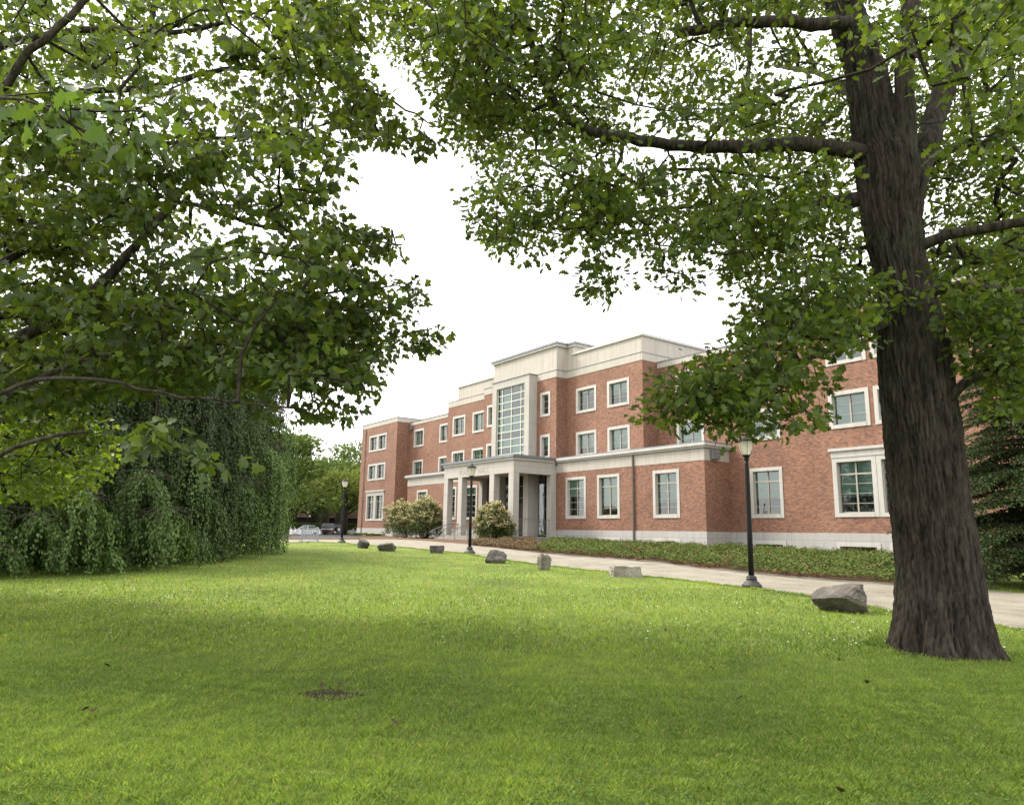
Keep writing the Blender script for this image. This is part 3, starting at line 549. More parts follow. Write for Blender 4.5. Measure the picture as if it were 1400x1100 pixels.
# ---------------------------------------------------------------- oak
DO = 9.55
def trunk_mesh(name, prof, mat, parent, nseg=260, step=.022, flare=True, amp=.052):
    """prof rows: v, left px, right px -> centre line and radius on a plane facing the viewer"""
    cs = []; rs = []
    for v, l, r in prof:
        a = atD(l, v, DO); b = atD(r, v, DO); cs.append((a+b)/2); rs.append(np.linalg.norm(a-b)/2*(.955 if v > 460 else .92))
    cs = np.array(cs); rs = np.array(rs); z = cs[:, 2]; o_ = np.argsort(z); z = z[o_]; cs = cs[o_]; rs = rs[o_]
    zz = np.arange(z[0]-.15, z[-1], step); cx = np.interp(zz, z, cs[:, 0]); cy = np.interp(zz, z, cs[:, 1]); rr = np.interp(zz, z, rs)
    k = np.ones(5)/5; rr[2:-2] = np.convolve(rr, k, 'valid')
    th = 2*PI*np.arange(nseg)/nseg; TH, ZZ = np.meshgrid(th, zz); h = ZZ-z[0]
    R = np.repeat(rr[:, None], nseg, 1)
    if flare:
        fl = np.exp(-np.clip(h, 0, 9)/.35); R = R*(1+fl*(.09*np.sin(TH*5+.7)+.06*np.sin(TH*3+2)+.06*np.sin(TH*9)+.03*np.sin(TH*16)))
        # groove facing the viewer
        va = math.atan2(-hf[1], -hf[0]); gr = np.exp(-((np.angle(np.exp(1j*(TH-va+.10))))/.10)**2)*np.exp(-np.clip(h, 0, 9)/1.3); R = R*(1-.13*gr)
        bz = np.exp(-((h-3.1)/.35)**2)*np.exp(-((np.angle(np.exp(1j*(TH-va-1.5))))/.4)**2); R = R*(1+.07*bz)
    w = 0
    for i, (f, q, zf) in enumerate(((38, .55, 2.3), (56, .45, 3.4), (84, .30, 5.1), (18, .35, 1.1))):
        ph = 1.5*np.sin(ZZ*zf+i*2.1+TH*2)+.8*np.sin(ZZ*zf*2.7+i+TH*5)+.5*np.sin(ZZ*zf*6.1-TH*7+i)
        w = w+q*np.minimum(1, 1.7*np.abs(np.sin(TH*f/2+ph)))
    w = w*(.88+.12*np.sin(ZZ*9+3*np.sin(TH*11))*np.sin(TH*13+ZZ*3))
    R = R+amp*(w-1.1)+amp*.12*np.sin(ZZ*31+TH*47)*np.sin(ZZ*17-TH*61)
    V = np.stack([cx[:, None]+R*np.cos(TH), cy[:, None]+R*np.sin(TH), ZZ], 2).reshape(-1, 3); m = len(zz)
    i, j = np.meshgrid(np.arange(nseg), np.arange(m-1)); i2 = (i+1) % nseg; Fc = np.stack([j*nseg+i, j*nseg+i2, (j+1)*nseg+i2, (j+1)*nseg+i], 2).reshape(-1, 4)
    Fl = list(Fc.ravel())+list(range((m-1)*nseg, m*nseg)); lt = [4]*len(Fc)+[nseg]
    return np_mesh(name, V, Fl, lt, mat, parent, smooth=True)
ob = atD(1290, 893, DO); OG = ob.copy(); OG[2] = g(ob[0], ob[1])
oak = empty('oak_tree', (0, 0, 0), 'big spreading oak with dark furrowed trunk beside the rightmost boulder', 'tree')
vb = 893
prof = [(900, 1219, 1364), (889, 1223, 1358), (870, 1226, 1350), (829, 1229, 1344), (795, 1230, 1338), (761, 1229, 1333), (693, 1222, 1321), (625, 1216, 1313), (556, 1209, 1303), (488, 1204, 1295), (434, 1203, 1284), (400, 1203, 1273), (350, 1192, 1262), (300, 1180, 1257), (250, 1174, 1262), (215, 1170, 1250), (190, 1167, 1234), (150, 1164, 1222), (100, 1158, 1210), (40, 1140, 1188), (-20, 1122, 1166)]
trunk_mesh('trunk', prof, MAT['bark'], oak)
limbP = []
def limb(mb, pts, r0, r1, n=14, wob=.03):
    """pts: (u, v, D)"""
    P = np.array([atD(*p) for p in pts]); s = np.concatenate([[0], np.cumsum(np.linalg.norm(np.diff(P, axis=0), axis=1))]); t = np.linspace(0, s[-1], max(4, int(s[-1]/.14)))
    Q = np.stack([np.interp(t, s, P[:, i]) for i in range(3)], 1)
    if len(Q) > 6: Q[1:-1] = (Q[:-2]+Q[1:-1]*2+Q[2:])/4; Q[1:-1] = (Q[:-2]+Q[1:-1]*2+Q[2:])/4
    Q[1:-1] += RG.normal(size=(len(Q)-2, 3))*wob*.35
    rad = r0+(r1-r0)*(t/s[-1])**.8; rad = rad*(1+.025*RG.normal(size=len(rad))); mb.tube(Q, list(rad), n); limbP.append(P); return Q
lm = MB()
limb(lm, [(1165, 40, 9.55), (1138, -60, 9.6), (1120, -200, 9.8), (1090, -420, 10)], .20, .08, 16)
limb(lm, [(1232, 380, 9.45), (1236, 290, 9.35), (1238, 200, 9.3), (1236, 100, 9.3), (1246, 0, 9.2), (1270, -150, 9.0), (1290, -380, 8.6)], .17, .09, 16)
limb(lm, [(1228, 330, 9.5), (1243, 260, 9.6), (1270, 190, 9.8), (1290, 120, 10.3), (1325, 40, 10.5), (1380, -60, 10.8), (1450, -250, 11)], .20, .10, 16)
limb(lm, [(1200, 212, 9.5), (1150, 204, 9.4), (1100, 197, 9.2), (1050, 198, 9.2), (980, 202, 9.1), (915, 198, 9.0), (850, 188, 8.9), (800, 178, 8.9), (765, 158, 8.9), (740, 100, 8.9), (722, 40, 9), (705, -40, 9)], .125, .035)
limb(lm, [(1190, 272, 9.6), (1130, 276, 10.1), (1070, 281, 10.6), (1010, 290, 11), (985, 312, 11.2), (966, 335, 11.3), (955, 348, 11.4)], .12, .05)
limb(lm, [(1010, 290, 11), (975, 282, 11.1), (915, 284, 11.2), (865, 292, 11.4), (800, 330, 11.5)], .05, .02, 8)
limb(lm, [(1180, 30, 9.5), (1120, 32, 9.2), (1045, 30, 9), (1000, 30, 8.9), (960, 40, 8.8), (928, 46, 8.7)], .11, .065)
limb(lm, [(960, 40, 8.8), (945, 10, 8.7), (935, -60, 8.6)], .04, .02, 8)
limb(lm, [(1025, -60, 9.8), (1026, 40, 9.8), (1023, 125, 9.9)], .05, .03, 8)
limb(lm, [(1235, 350, 9.5), (1275, 326, 9.3), (1300, 318, 9.1), (1345, 313, 9), (1400, 305, 8.8), (1500, 280, 8.6), (1640, 230, 8.4)], .085, .035)
limb(lm, [(1270, 565, 9.45), (1300, 545, 9.2), (1309, 524, 9.1), (1330, 512, 9), (1368, 505, 8.9), (1400, 490, 8.8), (1470, 440, 8.6)], .07, .035)
limb(lm, [(1330, 512, 9), (1337, 490, 9), (1360, 468, 8.9), (1390, 455, 8.9)], .02, .012, 6)
limb(lm, [(1265, 405, 9.3), (1290, 390, 9.1), (1320, 387, 8.9), (1352, 396, 8.8), (1420, 400, 8.6)], .07, .03)
limb(lm, [(850, 188, 8.9), (855, 205, 8.9), (845, 235, 9), (810, 247, 9), (775, 240, 9.1), (730, 215, 9.2)], .03, .015, 8)
limb(lm, [(1215, 440, 9.3), (1150, 470, 8.9), (1080, 500, 8.7), (1010, 530, 8.6), (950, 545, 8.5)], .05, .02, 8)
limb(lm, [(1220, 180, 9.6), (1180, 140, 11), (1120, 100, 13), (1060, 90, 15)], .09, .04, 8)
lo_ = lm.build('limbs', MAT['bark'], oak, smooth=True)
lo_.name = 'limb'
def sample_crown(regions, n_tot):
    """regions: (polygon px, D range, weight) -> points through the crown's volume"""
    out = []
    for poly, D0, D1, w in regions:
        poly = np.array(poly, float); n = int(n_tot*w); lo = poly.min(0); hi = poly.max(0); got = np.zeros((0, 2))
        while len(got) < n:
            q = lo+RG.random((n*2, 2))*(hi-lo); got = np.concatenate([got, q[inpoly(q, poly)]])
        got = got[:n]; D = D0+(D1-D0)*RG.random(n); out.append(atD(got[:, 0], got[:, 1], D))
    return np.concatenate(out)
def boughs(cen, per, sx, sz):
    n = len(cen)*per; o = RG.normal(size=(n, 3)); o[:, :2] *= sx; o[:, 2] *= sz; c = np.repeat(cen, per, axis=0)+o; c[:, 2] -= .35*np.linalg.norm(o[:, :2], axis=1)*.4; return c
def clip_crown(cen, regions, out=4):
    u, v = proj(cen); P = np.column_stack([u, v]); ok = (v < -40) | (u < -40) | (u > 1440)
    for r in regions: ok |= inpoly(P, np.array(r[0], float))
    return cen[ok]
OAKREG = [
 ([(500,-80),(565,-80),(575,110),(545,90),(520,40),(505,0)], 8.5, 11, .014),
 ([(560,-80),(530,30),(560,80),(600,150),(650,230),(640,280),(660,325),(705,350),(760,345),(800,330),(860,330),(880,360),(935,350),(985,345),(1020,370),(1080,300),(1160,260),(1180,100),(1140,-80)], 7.2, 13.5, .40),
 ([(790,340),(780,385),(822,408),(845,385),(835,345)], 8.5, 9.5, .008),
 ([(905,350),(900,395),(935,398),(945,355)], 8.8, 9.8, .006),
 ([(985,340),(1000,400),(1015,450),(1060,470),(1130,440),(1190,430),(1200,330),(1160,270),(1080,290)], 8, 13, .085),
 ([(1180,60),(1170,270),(1290,420),(1420,470),(1480,380),(1480,-80),(1180,-80)], 9.9, 14, .24),
 ([(1290,-60),(1300,60),(1330,160),(1420,190),(1450,-60)], 5.5, 8.5, .03),
 ([(880,545),(905,580),(950,560),(1000,600),(1030,560),(1080,545),(1120,540),(1180,470),(1240,470),(1250,380),(1150,395),(1050,420),(1020,440),(1010,470),(940,500)], 7.8, 9.4, .046),
 ([(985,560),(1000,600),(1080,590),(1140,575),(1120,545),(1040,550)], 8.3, 8.8, .006),
 ([(1290,400),(1300,470),(1310,500),(1420,500),(1440,420)], 8.4, 10, .03),
 ([(1340,500),(1350,560),(1420,600),(1430,500)], 8.4, 9.5, .012),
 ([(1200,640),(1195,720),(1212,730),(1222,700),(1228,640),(1205,590)], 9.2, 9.5, .004),
 ([(300,-500),(560,-80),(1500,-80),(1700,-500)], 7, 15, .16),
]
cen = clip_crown(boughs(sample_crown(OAKREG, 660), 10, .38, .14), OAKREG); rad = .20+.22*RG.random(len(cen))
# open windows in the crown where the sky shows
u_, v_ = proj(cen)
def holes(u, v, H): 
    k = np.ones(len(u))
    for a, b, rx, ry, s in H: k *= 1-s*np.exp(-((u-a)/rx)**2-((v-b)/ry)**2)
    return k
kp = holes(u_, v_, [(960, 85, 70, 45, .8), (830, 120, 30, 25, .5), (1090, 110, 40, 35, .6), (740, 280, 40, 20, .4), (1140, 330, 45, 30, .6), (1060, 350, 30, 25, .6), (680, 95, 25, 25, .5), (800, 60, 35, 25, .4), (1270, 270, 20, 60, .7), (1225, 60, 25, 60, .5), (1310, 270, 40, 30, .5), (920, 270, 40, 20, .5), (1000, 400, 25, 25, .6), (1022, 606, 30, 34, 1.0), (1045, 570, 22, 22, .7), (940, 590, 20, 14, .8)])
# keep foliage off the visible face of the trunk
tr_ = np.array([(p[0], (p[1]+p[2])/2) for p in prof][::-1]); cx_ = np.interp(v_, tr_[:, 0], tr_[:, 1]); dd = np.linalg.norm(cen[:, :2], axis=1)
blk = (np.abs(u_-cx_) < 62) & (v_ > 60) & (v_ < 900) & ((cen@hf) < 9.7) & (RG.random(len(cen)) < np.where((v_ > 360) & (v_ < 430), .35, .96))
lim = np.array([(1175, 205), (1100, 197), (1050, 197), (980, 202), (915, 197), (850, 187), (790, 172)]); ly = np.interp(u_, lim[::-1, 0], lim[::-1, 1]); blk |= (u_ > 780) & (u_ < 1175) & (np.abs(v_-ly) < 30) & (cen@hf < 9.4) & (RG.random(len(cen)) < .9)
blk |= (u_ > 920) & (u_ < 1150) & (np.abs(v_-34) < 26) & (cen@hf < 9.3) & (RG.random(len(cen)) < .9)
cen = cen[(RG.random(len(cen)) < kp) & ~blk]
# clumpiness
def clump(P, k, s): return np.sin(P[:, 0]*k+s)*np.sin(P[:, 1]*k*1.1+2*s)+np.sin(P[:, 2]*k*1.3+s*3)*np.sin((P[:, 0]+P[:, 1])*k*.7)
cen = cen[RG.random(len(cen)) < np.clip(.78+.32*clump(cen, 2.4, 1.)+.38*clump(cen, 1.3, 4.), .06, 1)]
rad = .20+.24*RG.random(len(cen))
A, B, ra, rb = grow(limbP, cen, .0042, .3, .05)
edges_mesh('branches', A, B, ra, rb, MAT['twig'], oak).name = 'branches'
P, D, Nn, S = cluster_leaves(cen, 21, rad*.92, .6, .110, .1, .35)
cl = colors(len(P), (.038, .062, .017), (.105, .145, .035), .22)
leaves('crown', P, D, Nn, S, 'oak', cl, MAT['oakleaf'], oak)
# ---------------------------------------------------------------- left tree, its trunk just outside the frame
sy = empty('maple_tree', (0, 0, 0), 'large broad-leaved tree whose branches hang across the left of the view', 'tree')
limbP = []; lm = MB(); tb = atD(-330, 860, 8.2); tb[2] = g(tb[0], tb[1])
def up(p, z): return (p[0], p[1], p[2]+z)
trk = [up(tb, -.2), up(tb, .15), up(tb, .6), up(tb, 2), up(tb, 4), up(tb+np.array([.1, .1, 0]), 7), up(tb+np.array([.3, .2, 0]), 11)]
tm = MB().tube(trk, [.62, .5, .4, .36, .33, .25, .12], 40); tm.build('trunk', MAT['bark'], sy, smooth=True)
def limb3(mb, P, r0, r1, n=10):
    P = np.array(P); s = np.concatenate([[0], np.cumsum(np.linalg.norm(np.diff(P, axis=0), axis=1))]); t = np.linspace(0, s[-1], max(4, int(s[-1]/.2))); Q = np.stack([np.interp(t, s, P[:, i]) for i in range(3)], 1)
    Q[1:-1] = (Q[:-2]+Q[1:-1]*2+Q[2:])/4; Q[1:-1] += RG.normal(size=(len(Q)-2, 3))*.012; mb.tube(Q, list(r0+(r1-r0)*(t/s[-1])), n); limbP.append(P)
def fromtrunk(z, pts, r0, r1): limb3(lm, [np.array(up(tb, z))]+[atD(*p) for p in pts], r0, r1)
fromtrunk(2.0, [(-60, 600, 8.0), (0, 545, 8.0), (60, 515, 8.1), (110, 492, 8.2), (200, 480, 8.5), (300, 470, 9), (400, 455, 9.5)], .055, .01)
fromtrunk(2.6, [(-40, 560, 7.2), (40, 520, 7.0), (120, 515, 7), (220, 540, 7), (330, 550, 7.2), (420, 560, 7.5)], .04, .008)
fromtrunk(3.6, [(0, 470, 8.8), (100, 430, 9), (125, 405, 9), (150, 372, 9.1), (200, 320, 9.3), (260, 250, 9.6), (330, 180, 10)], .11, .025)
fromtrunk(4.0, [(-80, 250, 7.5), (0, 120, 7.3), (30, 80, 7.2), (75, 40, 7.2), (125, -5, 7.2), (200, -80, 7.3)], .055, .035)
fromtrunk(4.5, [(0, 190, 9.5), (100, 125, 9.6), (190, 122, 9.8), (300, 95, 10), (400, 92, 10.3), (520, 130, 10.6), (600, 175, 10.8)], .08, .012)
fromtrunk(4.2, [(0, 260, 10), (120, 215, 10.2), (240, 195, 10.4), (380, 180, 10.6), (500, 200, 11)], .08, .012)
fromtrunk(3.4, [(0, 360, 10.2), (130, 290, 10.4), (250, 275, 10.6), (370, 315, 10.8), (470, 320, 11), (550, 335, 11)], .08, .012)
fromtrunk(3.2, [(0, 430, 10), (200, 420, 10.2), (350, 400, 10.3), (460, 400, 10.4), (540, 390, 10.5)], .07, .012)
fromtrunk(2.8, [(60, 500, 10.5), (250, 480, 10.8), (400, 480, 10.8), (500, 470, 11), (590, 450, 11)], .06, .01)
fromtrunk(5.5, [(0, 60, 9), (120, 40, 9.3), (250, 45, 9.6), (380, 10, 10), (470, 20, 10.3)], .08, .015)
fromtrunk(7, [(-100, -300, 8), (100, -300, 8.5), (300, -250, 9.5)], .12, .03)
fromtrunk(2.3, [(-60, 650, 6.5), (40, 600, 6.3), (120, 590, 6.4)], .05, .015)
fromtrunk(4.6, [(-60, 150, 4.8), (0, 130, 4.4), (60, 145, 4.3), (130, 190, 4.3)], .03, .008)
lm.build('limb', MAT['bark'], sy, smooth=True)
SYREG = [
 ([(420,-60),(505,-60),(512,50),(497,100),(470,150),(430,110)], 9, 11.5, .026),
 ([(-60,-60),(-60,420),(150,420),(360,420),(470,420),(470,250),(490,180),(480,60),(430,-60)], 7.4, 13.5, .47),
 ([(430,-30),(450,10),(490,45),(500,110),(540,150),(590,190),(608,210),(580,215),(530,200),(470,190),(420,100)], 9.3, 11.3, .045),
 ([(440,290),(500,310),(560,335),(565,345),(500,350),(440,350)], 10, 11.2, .02),
 ([(430,350),(490,370),(570,385),(580,400),(545,430),(560,455),(605,440),(590,470),(555,495),(500,505),(440,500),(420,400)], 9.6, 11.2, .05),
 ([(-60,400),(-60,590),(120,545),(300,530),(400,530),(450,525),(490,530),(515,545),(515,520),(480,490),(450,420),(300,400)], 8.0, 13, .30),
 
 ([(170,580),(210,625),(255,625),(260,600),(200,565)], 6.4, 6.9, .006), ([(262,630),(300,655),(318,640),(300,625)], 6.6, 7.0, .003),
 ([(300,540),(310,565),(400,570),(440,575),(500,570),(470,545)], 8, 10, .008),
 ([(-600,-500),(-600,560),(-60,560),(-60,-60),(420,-60),(300,-500)], 7.5, 13, .09),
]
cen = clip_crown(boughs(sample_crown(SYREG, 560), 9, .36, .09), SYREG); u_, v_ = proj(cen)
kp = holes(u_, v_, [(300, 300, 75, 30, .9), (335, 240, 55, 25, .8), (255, 180, 40, 20, .5), (240, 265, 30, 25, .6), (450, 120, 25, 30, .7), (420, 220, 30, 20, .5), (120, 20, 40, 25, .6), (20, 30, 30, 30, .5), (300, 40, 40, 20, .5), (210, 110, 30, 20, .5), (290, 160, 30, 20, .5), (350, 360, 60, 14, .4), (450, 400, 40, 15, .5), (330, 450, 30, 20, .3), (470, 335, 25, 18, .5), (290,330,70,14,.7),(380,120,25,20,.5),(60,60,25,25,.5)])
cen = cen[RG.random(len(cen)) < kp]; cen = cen[RG.random(len(cen)) < np.clip(.70+.42*clump(cen, 2.9, 2.), .06, 1)]
sp_ = sample_crown([([(-30,110),(0,200),(60,230),(110,200),(230,215),(200,140),(110,105),(40,100)], 4.2, 4.9, 1.0)], 15)
A, B, ra, rb = grow(limbP, np.concatenate([cen, sp_]), .004, .3, .04, .02)
edges_mesh('branches', A, B, ra, rb, MAT['twig'], sy)
rad = .17+.2*RG.random(len(cen)); P, D, Nn, S = cluster_leaves(cen, 13, rad*.95, .5, .128, .3, .5)
P2, D2, N2, S2 = cluster_leaves(sp_, 6, np.full(len(sp_), .18), .6, .13, .8, .5)
cl = np.concatenate([colors(len(P), (.038, .062, .018), (.10, .138, .036), .22), colors(len(P2), (.035, .065, .025), (.07, .11, .035), .15)])
leaves('crown', np.concatenate([P, P2]), np.concatenate([D, D2]), np.concatenate([Nn, N2]), np.concatenate([S, S2]), 'maple', cl, MAT['leaf'], sy)
ym = empty('sun_tinted_maple', (0, 0, 0), 'tree at the left edge, sunlight put into its yellow-green leaf colour, before the weeping beech', 'tree')
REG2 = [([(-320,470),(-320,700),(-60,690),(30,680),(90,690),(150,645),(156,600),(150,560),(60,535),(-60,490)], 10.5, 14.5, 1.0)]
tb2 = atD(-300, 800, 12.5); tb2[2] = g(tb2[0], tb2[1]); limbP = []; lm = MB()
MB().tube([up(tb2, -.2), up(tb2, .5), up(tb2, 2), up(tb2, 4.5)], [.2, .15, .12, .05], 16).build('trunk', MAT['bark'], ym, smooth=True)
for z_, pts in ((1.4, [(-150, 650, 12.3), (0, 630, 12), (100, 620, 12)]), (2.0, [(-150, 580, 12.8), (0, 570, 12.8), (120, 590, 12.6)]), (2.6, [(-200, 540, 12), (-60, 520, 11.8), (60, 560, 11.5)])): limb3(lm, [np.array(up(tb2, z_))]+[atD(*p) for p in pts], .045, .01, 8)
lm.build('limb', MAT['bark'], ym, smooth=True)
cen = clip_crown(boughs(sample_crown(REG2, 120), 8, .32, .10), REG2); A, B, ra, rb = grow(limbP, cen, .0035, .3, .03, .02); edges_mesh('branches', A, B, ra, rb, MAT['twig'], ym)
P, D, Nn, S = cluster_leaves(cen, 15, .16+.16*RG.random(len(cen)), .5, .105, .3, .6); leaves('crown', P, D, Nn, S, 'maple', colors(len(P), (.075, .12, .024), (.15, .205, .045), .2), MAT['leaf'], ym)  # leaf colour brightened to stand for sun falling on this foliage
# ---------------------------------------------------------------- weeping beech
be = empty('weeping_beech', (0, 0, 0), 'huge dark weeping beech whose curtains of foliage touch the lawn at the left', 'tree')
front = np.array([(-260, 800), (-120, 797), (0, 791), (120, 789), (230, 781), (300, 769), (345, 762), (388, 756)], float)
FD = np.array([gray(*p)@hf for p in front]); BP = []; BD = []; BN = []; BS = []; BC = []; tA = []; tB = []; tR = []
RG = np.random.default_rng(77)
def fountain(u, D, ztop, r, nst, seedc=1.0, lean=0.0, bot=.05, shell=False):
    seedc = seedc*(.7+.65*RG.random()); azs = RG.random(12)*2*PI
    c = hf*D+hr*(D*(u-700)/F*math.cos(PITCH)); gz = float(g(c[0], c[1]))
    for s in range(nst):
        a = azs[s % 12]+.22*RG.normal(); rr = r*((.72+.33*RG.random()) if shell else (.25+.8*RG.random())); apex = np.array([c[0], c[1], ztop-.25*RG.random()]); dirh = np.array([math.cos(a), math.sin(a), 0]); hh = ztop-gz
        L1 = rr*1.1; zend = gz+bot+RG.random()**2.2*hh*.55; t = np.linspace(0, 1, 9)
        if s % 7 == 0:
            k = np.linspace(0, 1, 6); q = apex+dirh*(rr*np.sin(k*PI/2))[:, None]; q[:, 2] -= .35*rr*k**2.2; tA.extend(q[:-1]); tB.extend(q[1:]); tR.extend([.013-.002*i for i in range(5)])
        zs = apex[2]-.3*rr; n = int((zs-zend)/.05)+6
        tt = RG.random(n)**1.35; z = apex[2]-(apex[2]-zend)*tt; out_ = rr*(1-np.exp(-(apex[2]-z)/(.35*rr+.05)))+.05*RG.normal(size=n)*0; sway = .06*np.sin(z*3+s)
        Pq = np.stack([c[0]+dirh[0]*out_-dirh[1]*sway, c[1]+dirh[1]*out_+dirh[0]*sway, z], 1)+RG.normal(size=(n, 3))*.035
        BP.append(Pq); dd = np.tile(dirh*.45+np.array([0, 0, -.9]), (n, 1))+RG.normal(size=(n, 3))*.3; BD.append(dd); nn = np.tile(dirh, (n, 1))+RG.normal(size=(n, 3))*.5+np.array([0, 0, .35]); BN.append(nn)
        tone = (.8+.4*RG.random())*seedc; BC.append(np.tile(np.array([.042, .066, .019])*tone, (n, 1)))
def zt(u, v, D): return float(atD(np.array(u), np.array(v), D)[2])
for i in range(135):
    u = -260+640*((i*.618034) % 1); fd = np.interp(u, front[:, 0], FD); back = RG.random()
    if i < 34 and i % 3: continue
    if i < 34: D = fd+.5+.9*RG.random(); vt = 715-85*RG.random()-25*(u > 250); r = .5+.45*RG.random(); n = 34
    elif i < 62: D = fd+1.8+1.6*RG.random(); vt = 560+70*RG.random(); r = .9+.5*RG.random(); n = 34
    else: D = fd+2.8+5*RG.random(); vt = 440+80*RG.random(); r = 1.2+.7*RG.random(); n = 52
    u = min(u, [366, 352, 335][0 if i < 30 else (1 if i < 62 else 2)]); fountain(u, D, zt(u, vt, D), r, n, 1.3 if i < 34 else (1.0 if i < 62 else .8), shell=RG.random() < .5)  # front mounds paler, rear ones darker: light and shade put into leaf colour
for u, v, dd, r, n in ((225, 690, .8, 1.15, 60), (110, 668, .7, .75, 46), (160, 748, .3, .5, 20), (275, 728, .5, .6, 26), (60, 700, .8, .8, 36), (-20, 690, .9, .9, 36), (320, 650, 1.4, 1.2, 50), (372, 690, .8, .7, 34), (345, 600, 2.4, 1.4, 60), (355, 560, 3.5, 1.5, 60), (382, 735, .2, .45, 16), (300, 560, 3.2, 1.6, 60), (378, 640, 1.6, .8, 34), (310, 735, .4, .5, 18), (20, 745, .3, .55, 24), (-60, 730, .4, .6, 26), (190, 640, 1.9, .9, 40), (75, 620, 2.0, .9, 40), (255, 600, 2.4, 1.0, 40), (150, 700, .8, .45, 24), (290, 680, .9, .6, 30), (-120, 700, .6, .7, 30)):
    fd = np.interp(u, front[:, 0], FD); D = fd+dd-.25; fountain(u, D, zt(u, v, D), r, int(n*1.7), 2.3, shell=True)  # highlights on these domes are put into a brighter leaf colour
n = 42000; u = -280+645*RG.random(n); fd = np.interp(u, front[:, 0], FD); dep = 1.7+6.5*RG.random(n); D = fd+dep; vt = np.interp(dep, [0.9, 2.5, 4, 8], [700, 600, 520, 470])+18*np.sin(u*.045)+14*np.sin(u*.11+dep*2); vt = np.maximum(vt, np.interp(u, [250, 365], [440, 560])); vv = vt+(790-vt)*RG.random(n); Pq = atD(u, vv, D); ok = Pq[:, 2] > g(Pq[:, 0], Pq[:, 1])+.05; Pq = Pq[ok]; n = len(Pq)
BP.append(Pq); BD.append(np.array([0, 0, -1.])+RG.normal(size=(n, 3))*.45); BN.append(RG.normal(size=(n, 3))*.6-hf*.8); BC.append(np.tile(np.array([.032, .05, .016]), (n, 1)))  # darker leaf colour stands for the shaded inside of the crown
P = np.concatenate(BP); D = np.concatenate(BD); Nn = np.concatenate(BN); cl = np.concatenate(BC)*(1+.2*RG.normal(size=(len(P), 1)))
S = .095*(.7+.6*RG.random(len(P))); S[-n:] *= 1.5; print('beech leaves', len(P))
leaves('crown', P, D, Nn, S, 'dia', np.clip(cl, .01, .3), MAT['beechleaf'], be)
edges_mesh('branches', np.array(tA), np.array(tB), np.array(tR), np.array(tR)*.85, MAT['ptwig'], be, 5)
c = hf*(np.interp(100, front[:, 0], FD)+5)+hr*(-14.5); gz = g(c[0], c[1]); MB().tube([(c[0], c[1], gz-.2), (c[0], c[1], gz+.5), (c[0]+.2, c[1], gz+3), (c[0]+.5, c[1]+.2, gz+6.5)], [.6, .45, .4, .15], 18).build('trunk', MAT['bark'], be, smooth=True)
# ---------------------------------------------------------------- background trees
def far_tree(u, v_top, v_bot, D, wpx, c0, c1, label, n=5200, name='leafy_tree', ls=.34, lobes=None, seed=0):
    rg = np.random.default_rng(seed+100); top = atD(u, v_top, D); gz = float(g(top[0], top[1])); t = empty(name, (top[0], top[1], gz), label, 'tree', 'trees behind the cars and hall')
    H = top[2]-gz; W = wpx/F*D/2; zb = float(atD(u, v_bot, D)[2])-gz; rel = []
    k = 26; cc = []
    for i in range(k):
        h = zb+(H-zb)*rg.random(); f = math.sqrt(max(.05, 1-((h-(zb+(H-zb)*.4))/((H-zb)*.66))**2)); a = rg.random()*2*PI; q = W*f*(.35+.5*rg.random()); cc.append((q*math.cos(a), q*math.sin(a), min(h, H-.3*W), W*(.28+.2*rg.random())))
    cc.append((0, 0, H-.25*W, W*.3)); per = n//len(cc); P = []
    for (x, y, z, r) in cc:
        o = rg.normal(size=(per, 3)); o /= np.linalg.norm(o, axis=1)[:, None]; o *= r*(rg.random((per, 1))**.33); o[:, 2] *= .62; P.append(np.array([x, y, z])+o)
    P = np.concatenate(P); m = len(P); D_ = P/np.linalg.norm(P, axis=1)[:, None]+rnd_unit(m)*.6; D_[:, 2] -= .4; Nn = rnd_unit(m)*.7; Nn[:, 2] += .8
    leaves('crown', P, D_, Nn, ls*(.6+.7*RG.random(m)), 'dia', colors(m, c0, c1, .2), MAT['farleaf'], t)
    mb = MB().tube([(0, 0, -.3), (0, 0, zb), (.2, 0, (zb+H)/2), (.2, .1, H*.9)], [W*.09+.12, W*.07+.1, W*.05+.05, .04], 8)
    for q in cc[::3]: mb.tube([(0, 0, max(zb*.8, q[2]*.55)), (q[0]*.5, q[1]*.5, q[2]*.8), q[:3]], [.14, .09, .03], 6)
    mb.build('trunk', MAT['twig'], t, smooth=True); return t
G1, G2 = (.06, .115, .022), (.12, .20, .04)
far_tree(398, 590, 694, 75, 128, (.07, .11, .03), (.13, .18, .05), 'bright green feathery tree right beside the weeping beech', 5200, seed=1, ls=.5)
far_tree(437, 622, 692, 120, 158, (.075, .115, .04), (.13, .18, .06), 'tall rounded grey-green tree behind the dark jeep', 6500, seed=2, ls=.7)
far_tree(470, 602, 690, 150, 135, (.075, .115, .04), (.13, .18, .06), 'tallest loose-crowned tree rising behind the hall\'s left corner', 5000, seed=3, ls=.75)
far_tree(474, 640, 704, 104, 130, (.10, .14, .035), (.18, .22, .065), 'light yellow-green tree between the second lamp and the hall', 6000, seed=4, ls=.55)
far_tree(405, 640, 692, 118, 132, (.04, .065, .018), (.075, .11, .028), 'dark leafy tree above the white parked car', 4500, seed=5, ls=.6)
far_tree(360, 600, 712, 110, 128, (.045, .075, .02), (.085, .125, .03), 'broad green tree half hidden by the weeping beech', 5000, seed=6, ls=.5)
far_tree(250, 560, 720, 90, 160, (.045, .075, .02), (.085, .125, .03), 'wide tree standing behind the weeping beech', 4500, seed=7, ls=.5)
far_tree(90, 540, 720, 85, 190, (.045, .075, .02), (.085, .125, .03), 'wide tree at the far left behind the weeping beech', 4500, seed=8, ls=.5)
